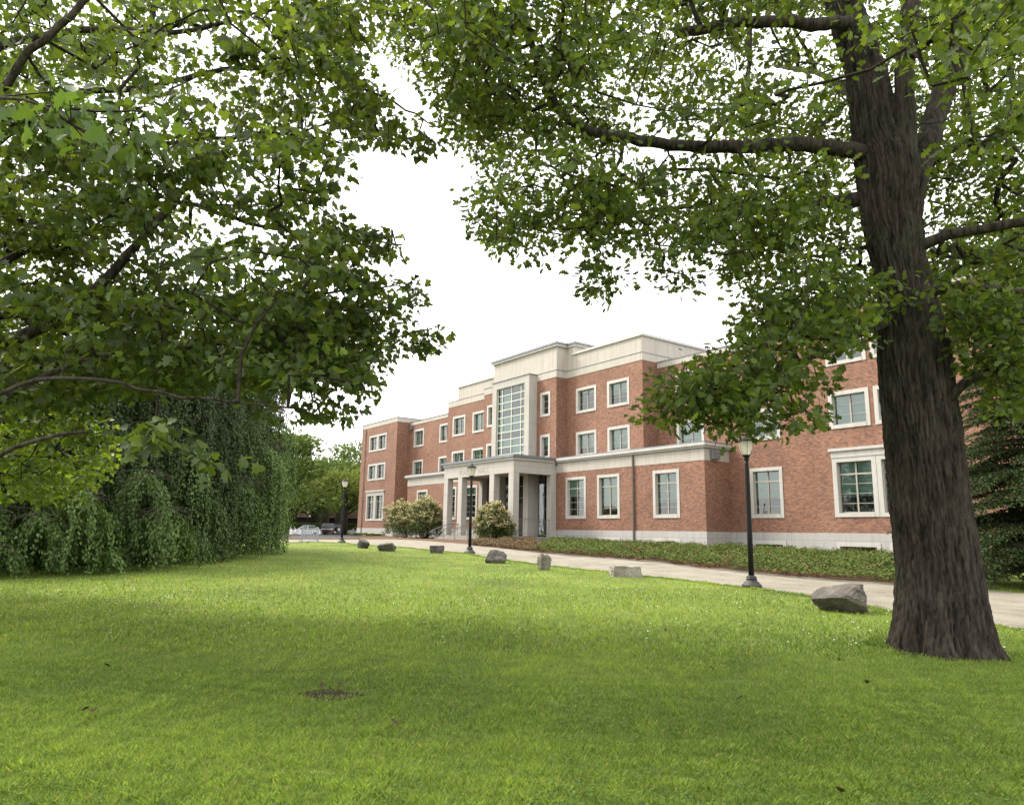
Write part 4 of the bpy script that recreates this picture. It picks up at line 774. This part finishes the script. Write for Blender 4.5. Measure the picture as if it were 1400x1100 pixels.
far_tree(515, 625, 715, 175, 120, (.075, .115, .04), (.13, .18, .06), 'distant tree mostly hidden behind the hall', 3000, seed=9, ls=.6)
far_tree(448, 650, 690, 135, 128, (.05, .09, .025), (.09, .14, .035), 'small dark tree below the rounded grey-green tree', 3500, seed=10, ls=.55)
# clipped hedge, house
def place(u, D, z=None):
    p = hf*D+hr*(D*(u-700)/F*math.cos(PITCH)*1.0); q = p.copy(); q[2] = float(g(p[0], p[1])) if z is None else z; return q
def onl(u, D):                 # ground point D ahead at image column u near the horizon line
    d = ray(np.array(float(u)), np.array(722.0+ (u-400)*.0165)); p = d*(D/(d@hf)); p[2] = float(g(p[0], p[1])); return p
a, b = onl(330, 112), onl(520, 106); hz = .78; d = (b-a); Ln = np.linalg.norm(d[:2]); d = d/Ln; nrm = np.array([-d[1], d[0], 0]); hg = empty('clipped_hedge', tuple(a), 'long clipped dark green hedge behind the parked cars', 'hedge')
n = 15000; t = RG.random(n); hh = hz-a[2]; side = RG.random(n) < .62; P = np.zeros((n, 3)); P += d[None]*(t*Ln)[:, None]; P[:, 2] = np.where(side, RG.random(n)*hh, hh+.04*RG.normal(size=n)); P += nrm[None]*np.where(side, -.6+.05*RG.normal(size=n), (RG.random(n)-.5)*1.2)[:, None]
leaves('foliage', P, rnd_unit(n)+np.array([0, 0, .3]), rnd_unit(n)+nrm*-.6+np.array([0, 0, .5]), .16*(.6+.6*RG.random(n)), 'dia', colors(n, (.03, .06, .012), (.06, .10, .02), .2), MAT['farleaf'], hg)
hb = MB(); q0 = -nrm*.55; q1 = nrm*.55; e = d*Ln; z = np.array([0, 0, hh-.04]); hb.add([q0, q0+e, q1+e, q1, q0+z, q0+e+z, q1+e+z, q1+z], [(0, 1, 5, 4), (1, 2, 6, 5), (2, 3, 7, 6), (3, 0, 4, 7), (4, 5, 6, 7)]); hb.build('stems', simple('hedge_core', (.02, .03, .01), .9), hg)
hp = onl(428, 150); hs = empty('house', tuple(hp), 'low dark house with reddish roof behind the hedge', 'house', rz=YAW*-1+.2)
roofm = simple('roof_tiles', (.05, .03, .026), .95, .2, 3, spec=.05)
MB().box(-16, 16, 0, 8, -1, 3.6).build('wall', simple('house_wall', (.02, .016, .015), .95, spec=.05), hs); rr_ = MB().add([(-17, -1, 3.4), (17, -1, 3.4), (17, 9, 3.4), (-17, 9, 3.4), (-14, 4, 6.6), (14, 4, 6.6)], [(3, 2, 1, 0), (0, 1, 5, 4), (1, 2, 5), (2, 3, 4, 5), (3, 0, 4)]).build('roof', roofm, hs)
MB().add([(-1, -1.6, 3.5), (1, -1.6, 3.5), (0, -1.6, 5.2), (-1, 2, 3.5), (1, 2, 3.5), (0, 2.5, 5.2)], [(0, 1, 2), (0, 2, 5, 3), (1, 4, 5, 2)]).build('dormer', simple('dormer_white', (.45, .4, .36), .8), rr_)
for x in (-12, -7, -2, 4, 9, 13): w_ = MB().box(x-.6, x+.6, -.05, .1, .9, 2.4).build('window', simple('house_window', (.03, .035, .04), .2), hs)
# ---------------------------------------------------------------- conifer on the right
cp = hf*20.5+hr*(20.5*math.tan(math.radians(36.9))); cz = float(g(cp[0], cp[1])); co = empty('conifer', (cp[0], cp[1], cz), 'dark green conifer with layered drooping branches between oak trunk and hall', 'tree')
MB().tube([(0, 0, -.2), (0, 0, 3), (.05, 0, 7), (.1, 0, 11)], [.26, .2, .13, .03], 12).build('trunk', MAT['twig'], co, smooth=True)
NPs = []; ND = []; NN = []; eA = []; eB = []; eR = []
for i in range(350):
    h = .45+10*RG.random()**1.15; a = RG.random()*2*PI; Lb = (3.9*(1-h/11.5)+.5)*(.75+.4*RG.random()); dv = np.array([math.cos(a), math.sin(a), 0]); sv = np.array([-dv[1], dv[0], 0]); k = int(Lb/.12)
    t = np.linspace(0, 1, k); bp = dv*(Lb*t)[:, None]; bp[:, 2] += h+Lb*(.18*t-.38*t**2); eA.extend(bp[:-1]); eB.extend(bp[1:]); eR.extend(.03*(1-t[:-1])+.006)
    for j in range(2, k):
        for s in (-1, 1):
            l = (.28+.65*(1-t[j])*min(1, t[j]*3))*(.6+.6*RG.random()); m = int(l/.026); q = np.linspace(0, 1, m); sd = sv*s*.75+dv*.6; pp = bp[j]+sd*(l*q)[:, None]; pp[:, 2] -= .25*l*q**2+.04*RG.random(); NPs.append(pp+RG.normal(size=(m, 3))*.012); ND.append(np.tile(sd, (m, 1))*.7+RG.normal(size=(m, 3))*.55); NN.append(RG.normal(size=(m, 3))*.4+np.array([0, 0, 1]))
P = np.concatenate(NPs); D = np.concatenate(ND); Nn = np.concatenate(NN); n = len(P); print('needles', n)
cl = colors(n, (.03, .052, .02), (.06, .085, .03), .25); br = RG.random(n) < .05; cl[br] = (.12, .07, .04)
leaves('crown', P, D, Nn, .085*(.7+.6*RG.random(n)), 'thin', cl, MAT['needle'], co)
edges_mesh('branches', np.array(eA), np.array(eB), np.array(eR), np.array(eR)*.9, MAT['twig'], co, 5)
# ---------------------------------------------------------------- ground cover beds
def cover(name, poly, n, hgt, c0, c1, label, size=.1, brown=.1, spr=7):
    poly = np.array(poly); lo = poly.min(0); hi = poly.max(0); got = np.zeros((0, 2))
    while len(got) < n: q = lo+RG.random((n*2, 2))*(hi-lo); got = np.concatenate([got, q[inpoly(q, poly)]])
    P0 = got[:n]; hm = hgt*(.75+.45*patch(P0, 1.3)+.4*patch(P0, 3.7, 1)); hm = np.clip(hm, .06, None)
    P0 = np.repeat(P0, spr, axis=0); hm = np.repeat(hm, spr); m = len(P0); a = RG.random(m)*2*PI; P = np.column_stack([P0+RG.normal(size=(m, 2))*.09, g(P0[:, 0], P0[:, 1])+hm*(.45+.6*RG.random(m))])
    D = np.stack([np.cos(a), np.sin(a), .2+.9*RG.random(m)], 1); Nn = rnd_unit(m)*.5+np.array([0, 0, 1]); pt = patch(P0, .9, 3); t = np.clip(.5+.25*RG.normal(size=m), 0, 1)[:, None]
    c = np.array(c0)*(1-t)+np.array(c1)*t; bz = (RG.random(m) < brown*np.clip(1+2.2*(pt > .75), 0, 3)) | (P[:, 2]-g(P0[:, 0], P0[:, 1]) < hgt*.42); c[bz] = np.array([.13, .07, .04])*(.6+.8*RG.random((bz.sum(), 1)))
    o = leaves(name, P, D, Nn, size*(.7+.7*RG.random(m)), 'oval', c, MAT['needle'], None, .3); setp(o, label, 'ground cover', kind='stuff')
W2 = lambda L_: [tuple(gray(*p)[:2]) if abs(p[0]) > 95 else p for p in L_]
cover('juniper', W2([(732, 755.5), (775, 760), (906, 770.5), (1012, 783), (1113, 793), (1217, 800)])+[(-9.5, 26), (-13, 37.5), (-28, 37.5), (-28.3, 35.2), (-43.2, 35.2)], 32000, .34, (.05, .09, .018), (.13, .19, .045), 'low spreading green juniper between the gravel path and the hall', .078, .2)
cover('brown_ground_cover', W2([(640, 745.5), (700, 751.5), (738, 756)])+[(-43.3, 33.2), (-43.3, 30.8), (-46, 30.6)], 7000, .3, (.13, .085, .06), (.19, .16, .075), 'dry pinkish-brown low plants in front of the porch', .075, .2)
cover('low_plants', [(-78.5, 33.6), (-72, 33.4), (-71.5, 34.9), (-79, 34.9)], 900, .22, (.06, .12, .02), (.12, .19, .04), 'low green plants at the foot of the left wing', .13, .02)
# ---------------------------------------------------------------- flowering shrubs
def shrub(u0, u1, vt, Y, label, seed):
    a = atY(np.array(float(u0)), np.array(738.), Y); b = atY(np.array(float(u1)), np.array(738.), Y); c = (a+b)/2; gz = float(g(c[0], c[1])); top = float(atY(np.array((u0+u1)/2.), np.array(float(vt)), Y)[2]); H = top-gz
    W = abs(((u1-u0)/F)*(np.dot(c, fwd)))/2; t = empty('shrub', (c[0], c[1], gz), label, 'shrub', 'flowering shrubs at the entrance'); rg = np.random.default_rng(seed)
    n = 760; d = rg.normal(size=(n, 3)); d[:, 2] = np.abs(d[:, 2])*1.3-.55; d /= np.linalg.norm(d, axis=1)[:, None]; rr = .62+.42*rg.random(n); lump = 1+.2*np.sin(d[:, 0]*6+seed)*np.sin(d[:, 1]*5+d[:, 2]*6+seed)+.1*np.sin(d[:, 2]*11+d[:, 0]*9)
    sq = np.sign(d)*np.abs(d)**.9; cen = np.stack([sq[:, 0]*W*rr*lump, sq[:, 1]*W*.9*rr*lump, H*.40+sq[:, 2]*H*.56*rr*lump], 1); cen = cen[cen[:, 2] > .12]
    P, D, Nn, S = cluster_leaves(cen, 16, np.full(len(cen), .2), .8, .15, .1, .7); leaves('foliage', P, D, Nn, S, 'oval', colors(len(P), (.04, .065, .016), (.10, .13, .03), .2), MAT['shrub'], t)
    tips = cen[(cen[:, 2] > H*.38) & (np.random.default_rng(seed).random(len(cen)) < .8)]*1.05; P, D, Nn, S = cluster_leaves(tips, 12, np.full(len(tips), .15), .7, .13, -.3, .6); leaves('new_growth', P, D, Nn, S, 'oval', colors(len(P), (.50, .36, .22), (.54, .52, .30), .15), MAT['shrub'], t)
    mb = MB()
    for k in range(9): q = cen[rg.integers(len(cen))]; mb.tube([(0.1*rg.normal(), .1*rg.normal(), -.1), tuple(q*np.array([.45, .45, .5])), tuple(q*.9)], [.05, .035, .012], 6)
    mb.build('stems', MAT['twig'], t, smooth=True)
shrub(526, 590, 684, 31.0, 'left one of the two joined orange-tipped shrubs beside the porch', 3)
shrub(556, 609, 682, 31.2, 'greener orange-tipped shrub touching the porch\'s left pillar', 5)
shrub(651, 702, 689, 29.9, 'rounded shrub with cream and orange tips before the porch pillars', 8)
# ---------------------------------------------------------------- rocks
R_ = [rock_mat('boulder_grey', (.03, .028, .025), (.085, .078, .068), (.19, .175, .155)), rock_mat('boulder_pale', (.15, .13, .105), (.29, .26, .22), (.42, .39, .34)), rock_mat('boulder_mossy', (.06, .06, .04), (.16, .15, .11), (.30, .28, .22)), rock_mat('boulder_tan', (.045, .04, .034), (.12, .105, .088), (.25, .225, .19))]
import bmesh
def rock(u0, u1, vt, vb, label, cuts, mat, seed, depth=.8, rough=.07, sub=6, box=.0, top=None):
    gp = gray((u0+u1)/2, vb); k = np.dot(gp, fwd)/F; w = (u1-u0)*k; h = (vb-vt)*k
    bm = bmesh.new(); bmesh.ops.create_icosphere(bm, subdivisions=sub, radius=1); rg = np.random.default_rng(seed)
    V = np.array([v.co[:] for v in bm.verts])
    if box: m = np.abs(V).max(1, keepdims=True); V = V*(1-box)+V/m*.8*box
    pl = [(np.array(c[:3])/np.linalg.norm(c[:3]), c[3]) for c in cuts]
    for nrm_, dd in pl: s = V@nrm_-dd; V = V-np.where(s > 0, s*.93, 0)[:, None]*nrm_
    for f, am in ((1.7, rough*1.3), (3.9, rough*.8), (9, rough*.45), (21, rough*.3), (43, rough*.2), (71, rough*.12)):
        ph = rg.random(6)*6; nn = np.sin(V[:, 0]*f+ph[0]+np.sin(V[:, 1]*f*1.2+ph[1]))*np.sin(V[:, 2]*f*1.1+ph[2]+np.sin(V[:, 0]*f+ph[3])); V = V*(1+am*nn)[:, None]
    lo, hi = V.min(0), V.max(0); V = (V-(lo+hi)/2)/(hi-lo); V = V*np.array([w, w*depth, h*1.12]); V[:, 2] += h*.40
    for v, c_ in zip(bm.verts, V): v.co = c_
    me = bpy.data.meshes.new('boulder'); bm.to_mesh(me); bm.free(); o = link_mesh('boulder', me, R_[mat], None)
    for p in me.polygons: p.use_smooth = sub > 5
    cc = gp+hf*(w*depth*.42); o.location = (cc[0], cc[1], float(g(gp[0], gp[1]))); o.rotation_euler = (0, 0, -YAW); setp(o, label, 'boulder', 'boulders along the lawn edge')
rock(1124, 1200, 797, 839, 'big pointed grey boulder next to the oak trunk', [(-.62, -.25, .75, .28), (.95, -.35, .15, .62), (-.55, -.5, -.7, .35), (.1, -.9, .35, .55), (.4, .1, .9, .72)], 3, 4, .8, .085, 6)
rock(835, 880, 772.5, 789, 'pale flat-topped stone slab with squared sides', [(0, 0, 1, .45), (0, -1, .1, .5), (1, 0, .1, .7), (-1, -.1, .2, .7), (0, 0, -1, .5)], 1, 9, .6, .06, 6, .42)
rock(734, 755, 755, 779, 'upright cracked boulder with mossy face', [(.4, -.8, .3, .55), (-.8, -.3, .3, .6)], 2, 12, .8, .14, 6, .3)
rock(662, 693, 750.5, 770, 'rounded dark boulder right of the middle lamp post', [(-.3, -.8, .5, .6), (.5, -.6, .6, .65), (-.9, 0, .3, .7)], 0, 21, .8, .07, 6, .3)
rock(586, 607, 745, 756, 'small dark barrel-shaped stone left of the middle lamp post', [(0, 0, 1, .6)], 0, 25, .7, .05, 6, .5)
rock(513, 541, 741, 753.5, 'low pale-topped stone with dark pitted side', [(-.2, -.2, 1, .5), (0, -.8, -.5, .5)], 3, 31, .7, .10, 6, .2)
rock(486, 504, 736.5, 749.5, 'dark slanting boulder nearest the second lamp post', [(.3, -.2, 1, .55), (-.8, -.5, .1, .6), (.5, -.6, -.6, .5)], 0, 36, .8, .09, 6, .2)
# ---------------------------------------------------------------- lamps
lampglass, nt, out = M_('lamp_glass'); tr = N(nt, 'ShaderNodeBsdfTransparent'); tr.inputs[0].default_value = (.93, .92, .86, 1); df = N(nt, 'ShaderNodeBsdfTranslucent'); df.inputs[0].default_value = (.95, .93, .86, 1); gl = N(nt, 'ShaderNodeBsdfGlossy'); gl.inputs[1].default_value = .1; m1 = N(nt, 'ShaderNodeMixShader'); m1.inputs[0].default_value = .75; m2 = N(nt, 'ShaderNodeMixShader'); m2.inputs[0].default_value = .12
L(nt, tr.outputs[0], m1.inputs[1]); L(nt, df.outputs[0], m1.inputs[2]); L(nt, m1.outputs[0], m2.inputs[1]); L(nt, gl.outputs[0], m2.inputs[2]); L(nt, m2.outputs[0], out.inputs[0])
bulbm = simple('lamp_bulb', (.8, .78, .7), .4)
def make_lamp(loc, h, label, concrete=True):
    t = empty('street_lamp', loc, label, 'street lamp', 'black lamp posts along the path'); k = h/4.0
    s = lambda pr_: [(r*k, z*k) for r, z in pr_]
    MB().lathe(s([(.25, -.05), (.25, .07), (.235, .085), (.21, .11), (.15, .17), (.13, .19), (.135, .22), (.14, .235), (.125, .25), (.12, .29), (.09, .31)]), 20).build('base', simple('lamp_base', (.022, .022, .021), .6, .4, 8), t)
    MB().lathe(s([(.072, .3), (.066, 1.5), (.052, 3.2), (.05, 3.30)]), 16).build('pole', MAT['black'], t, smooth=True)
    MB().lathe(s([(.05, 3.28), (.075, 3.31), (.075, 3.33), (.05, 3.35), (.085, 3.39), (.11, 3.42), (.11, 3.435), (.02, 3.436)]), 20).build('collar', MAT['black'], t)
    n = 8; gm_ = MB(); pr_ = s([(.105, 3.436), (.15, 3.55), (.185, 3.68), (.20, 3.79)]); gm_.lathe(pr_, 16, cap=False); lg = gm_.build('lantern_glass', lampglass, t, smooth=True)
    fr = MB()
    for q in range(6):
        a = 2*PI*q/6+.3; fr.tube([(r*1.02*math.cos(a), r*1.02*math.sin(a), z) for r, z in pr_], .006*k, 5)
    fr.build('lantern_frame', MAT['black'], t)
    MB().lathe(s([(.035, 3.44), (.04, 3.5), (.045, 3.6), (.035, 3.68), (.01, 3.7)]), 12).build('bulb', bulbm, t, smooth=True)
    MB().lathe(s([(.0, 3.785), (.215, 3.785), (.225, 3.80), (.215, 3.83), (.17, 3.865), (.11, 3.885), (.10, 3.89), (.085, 3.915), (.03, 3.93), (.015, 3.95), (.022, 3.965), (.022, 3.985), (.008, 4.0)]), 20).build('cap', MAT['black'], t)
    return t
def lamp_at(ub, vb_, ut, vt, label):
    p = gray(ub, vb_); D = p@hf; h = float(atD(np.array(float(ut)), np.array(float(vt)), D)[2])-p[2]; print('lamp', p, h); return make_lamp(tuple(p), h, label)
lamp_at(1028, 803, 1020, 593, 'nearest black lamp post in front of the hall, right of the porch')
lamp_at(642, 756.5, 647, 633, 'black lamp post standing in front of the pillared porch')
lamp_at(467, 741.5, 470, 653, 'black lamp post left of the hall near the parked jeep')
p = onl(419.5, 106); make_lamp(tuple(p), float(atD(np.array(421.), np.array(696.5), 106)[2])-p[2], 'distant small lamp post rising above the clipped hedge')
# ---------------------------------------------------------------- bike rack, cars
p = gray(423, 740.2); bk = empty('bike_rack', tuple(p), 'small silver metal bike rack beside the path in front of the white car', 'bike rack', rz=-YAW)
mb = MB(); mb.tube([(-.5, 0, .03), (-.5, 0, .85), (.5, 0, .85), (.5, 0, .03)], .045, 8); mb.tube([(-.5, 0, .14), (.5, 0, .14)], .02, 6); mb.build('frame', MAT['silver'], bk)
for k in range(9): x = -.42+.105*k; MB().tube([(x, 0, .14), (x, -.02, .85)], .03, 6).build('bar', MAT['silver'], bk)
mb = MB(); mb.box(-.6, .6, -.25, -.2, 0, .04); mb.box(-.6, .6, .2, .25, 0, .04); mb.box(-.55, -.5, -.25, .25, 0, .035); mb.box(.5, .55, -.25, .25, 0, .035); mb.build('foot', MAT['silver'], bk)
rubber = simple('tyre_rubber', (.02, .02, .02), .8); chrome = simple('wheel_metal', (.5, .5, .52), .3, .05, 5, .9); carglass = simple('car_glass', (.02, .025, .03), .2, .05, spec=.3); redl = simple('tail_light_red', (.35, .02, .015), .3); headl = simple('headlight', (.7, .7, .7), .2)
def wheel(t, x, y, r, w=.2):
    wh = bpy.data.objects.new('wheel', None); C.objects.link(wh); wh.parent = t; wh.location = (x, y, r)
    def cyl(prof, nm, mt):
        m = MB().lathe(prof, 20); m.v = [(a, c_, b) for a, b, c_ in m.v]; m.build(nm, mt, wh)
    cyl([(r*.6, -w/2), (r*.95, -w/2), (r, -w*.3), (r, w*.3), (r*.95, w/2), (r*.6, w/2)], 'tyre', rubber); cyl([(r*.6, -w*.45), (r*.62, w*.45)], 'rim', chrome)
def car(loc, rz, col, label, kind='hatch', group=None):
    t = empty('parked_car', loc, label, 'car', group, rz); paint = simple('car_paint', col, .25, .03, 2); 
    if kind == 'hatch':
        Lh, wd = 2.15, .86; body = [(-Lh, .35), (-Lh+.05, .75), (-1.75, .92), (-.95, 1.0), (1.35, 1.02), (2.05, .95), (Lh, .7), (Lh, .35), (1.75, .28), (-1.75, .28)]
        cab = [(-1.0, 1.0), (-.35, 1.42), (.1, 1.5), (1.0, 1.47), (1.75, 1.2), (1.95, .98)]; r = .32; wx = (-1.35, 1.35)
    else:
        Lh, wd = 2.1, .88; body = [(-Lh, .5), (-Lh+.05, 1.0), (-.75, 1.12), (2.0, 1.12), (2.05, .5), (1.7, .45), (-1.8, .45)]
        cab = [(-.8, 1.12), (-.5, 1.72), (-.35, 1.82), (1.95, 1.82), (2.03, 1.70), (2.05, 1.12)]; r = .4; wx = (-1.35, 1.3)
    b = MB(); b.prism(body, -wd, wd); b.build('body', paint, t, bevel=.07, seg=3)
    n = len(cab); cb = MB(); ins = .1 if kind == 'hatch' else .04; vs = [(x, -wd+.05+ins*((z-1)/.5), z) for x, z in cab]+[(x, wd-.05-ins*((z-1)/.5), z) for x, z in cab]
    cb.add(vs, [tuple(range(n)), tuple(range(2*n-1, n-1, -1))]+[(k, k+n, (k+1) % n+n, (k+1) % n) for k in range(n)]); cb.build('cabin_glass', carglass, t, bevel=.03)
    rf = MB(); top = [p for p in cab if p[1] > 1.4]; x0, x1 = top[0][0], top[-1][0]; zt_ = max(z for _, z in cab)
    rf.box(x0-.02, x1+.05, -wd+.14, wd-.14, zt_-.03, zt_+.03); rf.build('roof', paint, t, bevel=.03)
    pl = MB()
    for s in (-1, 1):
        y = lambda z: s*(wd-.045-ins*((z-1)/.5))
        for (xa, za), (xb, zb_) in ((cab[0], cab[1]), (cab[-2] if kind != 'hatch' else cab[-2], cab[-1]), ((.35, 1.05), (.35, zt_-.02))): pl.tube([(xa, y(za), za), (xb, y(zb_), zb_)], .04, 6)
    pl.build('pillars', paint, t).name = 'roof_frame'
    for x in wx:
        for s in (-1, 1): wheel(t, x, s*(wd-.08), r)
    for s in (-1, 1):
        MB().box(Lh-.06 if kind == 'hatch' else 2.03, Lh+.015 if kind == 'hatch' else 2.075, s*.72-.09, s*.72+.09, .72, .95).build('tail_light', redl, t, bevel=.02); MB().box(-Lh-.01, -Lh+.1, s*.62-.12, s*.62+.12, .6, .75).build('headlight', headl, t, bevel=.02)
        MB().box(-.75, -.6, s*(wd+.02)-.08, s*(wd+.02)+.08, 1.0, 1.12).build('wing_mirror', paint, t, bevel=.02)
    bp_ = MB(); bp_.box(Lh-.05, Lh+.06, -wd+.05, wd-.05, .36, .5); bp_.box(-Lh-.06, -Lh+.05, -wd+.05, wd-.05, .36, .5); bp_.build('bumper', simple('bumper', tuple(c*.6 for c in col), .5), t, bevel=.03)
    if kind == 'jeep':
        m = MB().lathe([(.0, 0), (.24, 0), (.25, .03), (.36, .04), (.38, .1), (.36, .2), (.0, .2)], 24); m.v = [(c_, a, b_) for a, b_, c_ in m.v]; s_ = m.build('spare_wheel', rubber, t); s_.location = (2.07, -.15, 1.05)
        m = MB(); 
        for q in range(5): a = 2*PI*q/5+.3; m.tube([(.215, 0, 0), (.215, .26*math.cos(a), .26*math.sin(a))], .045, 6)
        m.tube([(.2, 0, 0), (.23, 0, 0)], .08, 10); m.build('spare_rim', headl, s_)
        MB().box(2.06, 2.09, -.75, -.45, .62, .75).build('number_plate', headl, t)
    else: MB().box(2.15, 2.175, -.26, .26, .6, .72).build('number_plate', headl, t)
    return t
p = onl(419, 100); car(tuple(p), 1.0, (.62, .66, .70), 'white compact car parked behind the bike rack', 'hatch', 'cars parked by the hedge')
p = onl(449, 101); car(tuple(p), .35, (.018, .012, .014), 'dark boxy jeep with white spare wheel on its back', 'jeep', 'cars parked by the hedge')
p = onl(381, 92); car(tuple(p), .9, (.70, .70, .68), 'white car half hidden by the weeping beech', 'hatch', 'cars parked by the hedge')
p = onl(492, 107); car(tuple(p), .8, (.5, .5, .52), 'silver car mostly hidden behind the hall\'s left wing', 'hatch', 'cars parked by the hedge')
# ---------------------------------------------------------------- fallen leaves
dl = [(112, 979), (122, 982), (440, 947), (455, 950), (470, 946), (545, 1000), (556, 1003), (883, 908), (910, 867), (979, 923), (1006, 963), (1148, 908), (1362, 980), (1150, 1093), (30, 985), (148, 917), (1030, 877), (1185, 940)]
for u, v in dl:
    p = gray(u, v); a = RG.random()*6; D_ = np.array([[math.cos(a), math.sin(a), .25]]); o = leaves('fallen_leaf', np.zeros((1, 3)), D_, np.array([[.2, .1, 1.]]), np.array([.06+.03*RG.random()]), 'oak', np.array([[.2, .1, .05]]), MAT['deadleaf'], None, -.3, .3)
    o.location = (p[0], p[1], p[2]+.045); setp(o, 'dry brown fallen leaf lying on the lawn', 'leaf', 'fallen leaves on the lawn')
# ---------------------------------------------------------------- lift to ground level, light, camera
for o in list(bpy.context.scene.objects):
    if o.parent is None: o.location.z += EYE
cam = bpy.data.cameras.new('camera'); co_ = bpy.data.objects.new('camera', cam); C.objects.link(co_)
cam.sensor_width = 36; cam.lens = F/1400*36; cam.clip_end = 3000; cam.clip_start = .05
from mathutils import Matrix
Mx = Matrix(((cr[0], cu[0], -fwd[0], 0), (cr[1], cu[1], -fwd[1], 0), (cr[2], cu[2], -fwd[2], EYE), (0, 0, 0, 1))); co_.matrix_world = Mx
bpy.context.scene.camera = co_
sd = np.array([-.84, -.54, 0]); sd /= np.linalg.norm(sd); el = math.radians(47); sun_dir = Vector((sd[0]*math.cos(el), sd[1]*math.cos(el), math.sin(el)))
sl = bpy.data.lights.new('sun', 'SUN'); sl.energy = 2.8; sl.angle = math.radians(18); sl.color = (1, .94, .84); so = bpy.data.objects.new('sun', sl); C.objects.link(so); so.rotation_euler = sun_dir.to_track_quat('Z', 'Y').to_euler(); so.location = (0, 0, 40)
w = bpy.data.worlds.new('World'); bpy.context.scene.world = w; w.use_nodes = True; nt = w.node_tree; nt.nodes.clear()
sk = nt.nodes.new('ShaderNodeTexSky'); sk.sky_type = 'NISHITA'; sk.sun_disc = False; sk.sun_elevation = el; sk.sun_rotation = math.atan2(sd[0], sd[1]); sk.dust_density = 3; sk.air_density = 1
tc = nt.nodes.new('ShaderNodeTexCoord'); nz = noise(nt, tc.outputs['Generated'], 1.6, 5); rp = ramp(nt, [(.3, (9.0, 9.0, 9.1)), (.7, (11.5, 11.3, 11.0))]); L(nt, nz.outputs['Fac'], rp.inputs['Fac'])
mxo = mix(nt, .9, sk.outputs[0], rp.outputs['Color']); bg = nt.nodes.new('ShaderNodeBackground'); bg.inputs['Strength'].default_value = .127; L(nt, mxo, bg.inputs['Color']); wo = nt.nodes.new('ShaderNodeOutputWorld'); L(nt, bg.outputs[0], wo.inputs[0])
sc = bpy.context.scene; sc.view_settings.view_transform = 'Standard'; sc.view_settings.look = 'None'; sc.view_settings.gamma = 1; sc.view_settings.exposure = 1.15
sc.render.engine = 'CYCLES'; sc.cycles.max_bounces = 8; sc.cycles.transparent_max_bounces = 12; sc.cycles.use_denoising = True; sc.render.resolution_x = 1024; sc.render.resolution_y = 804
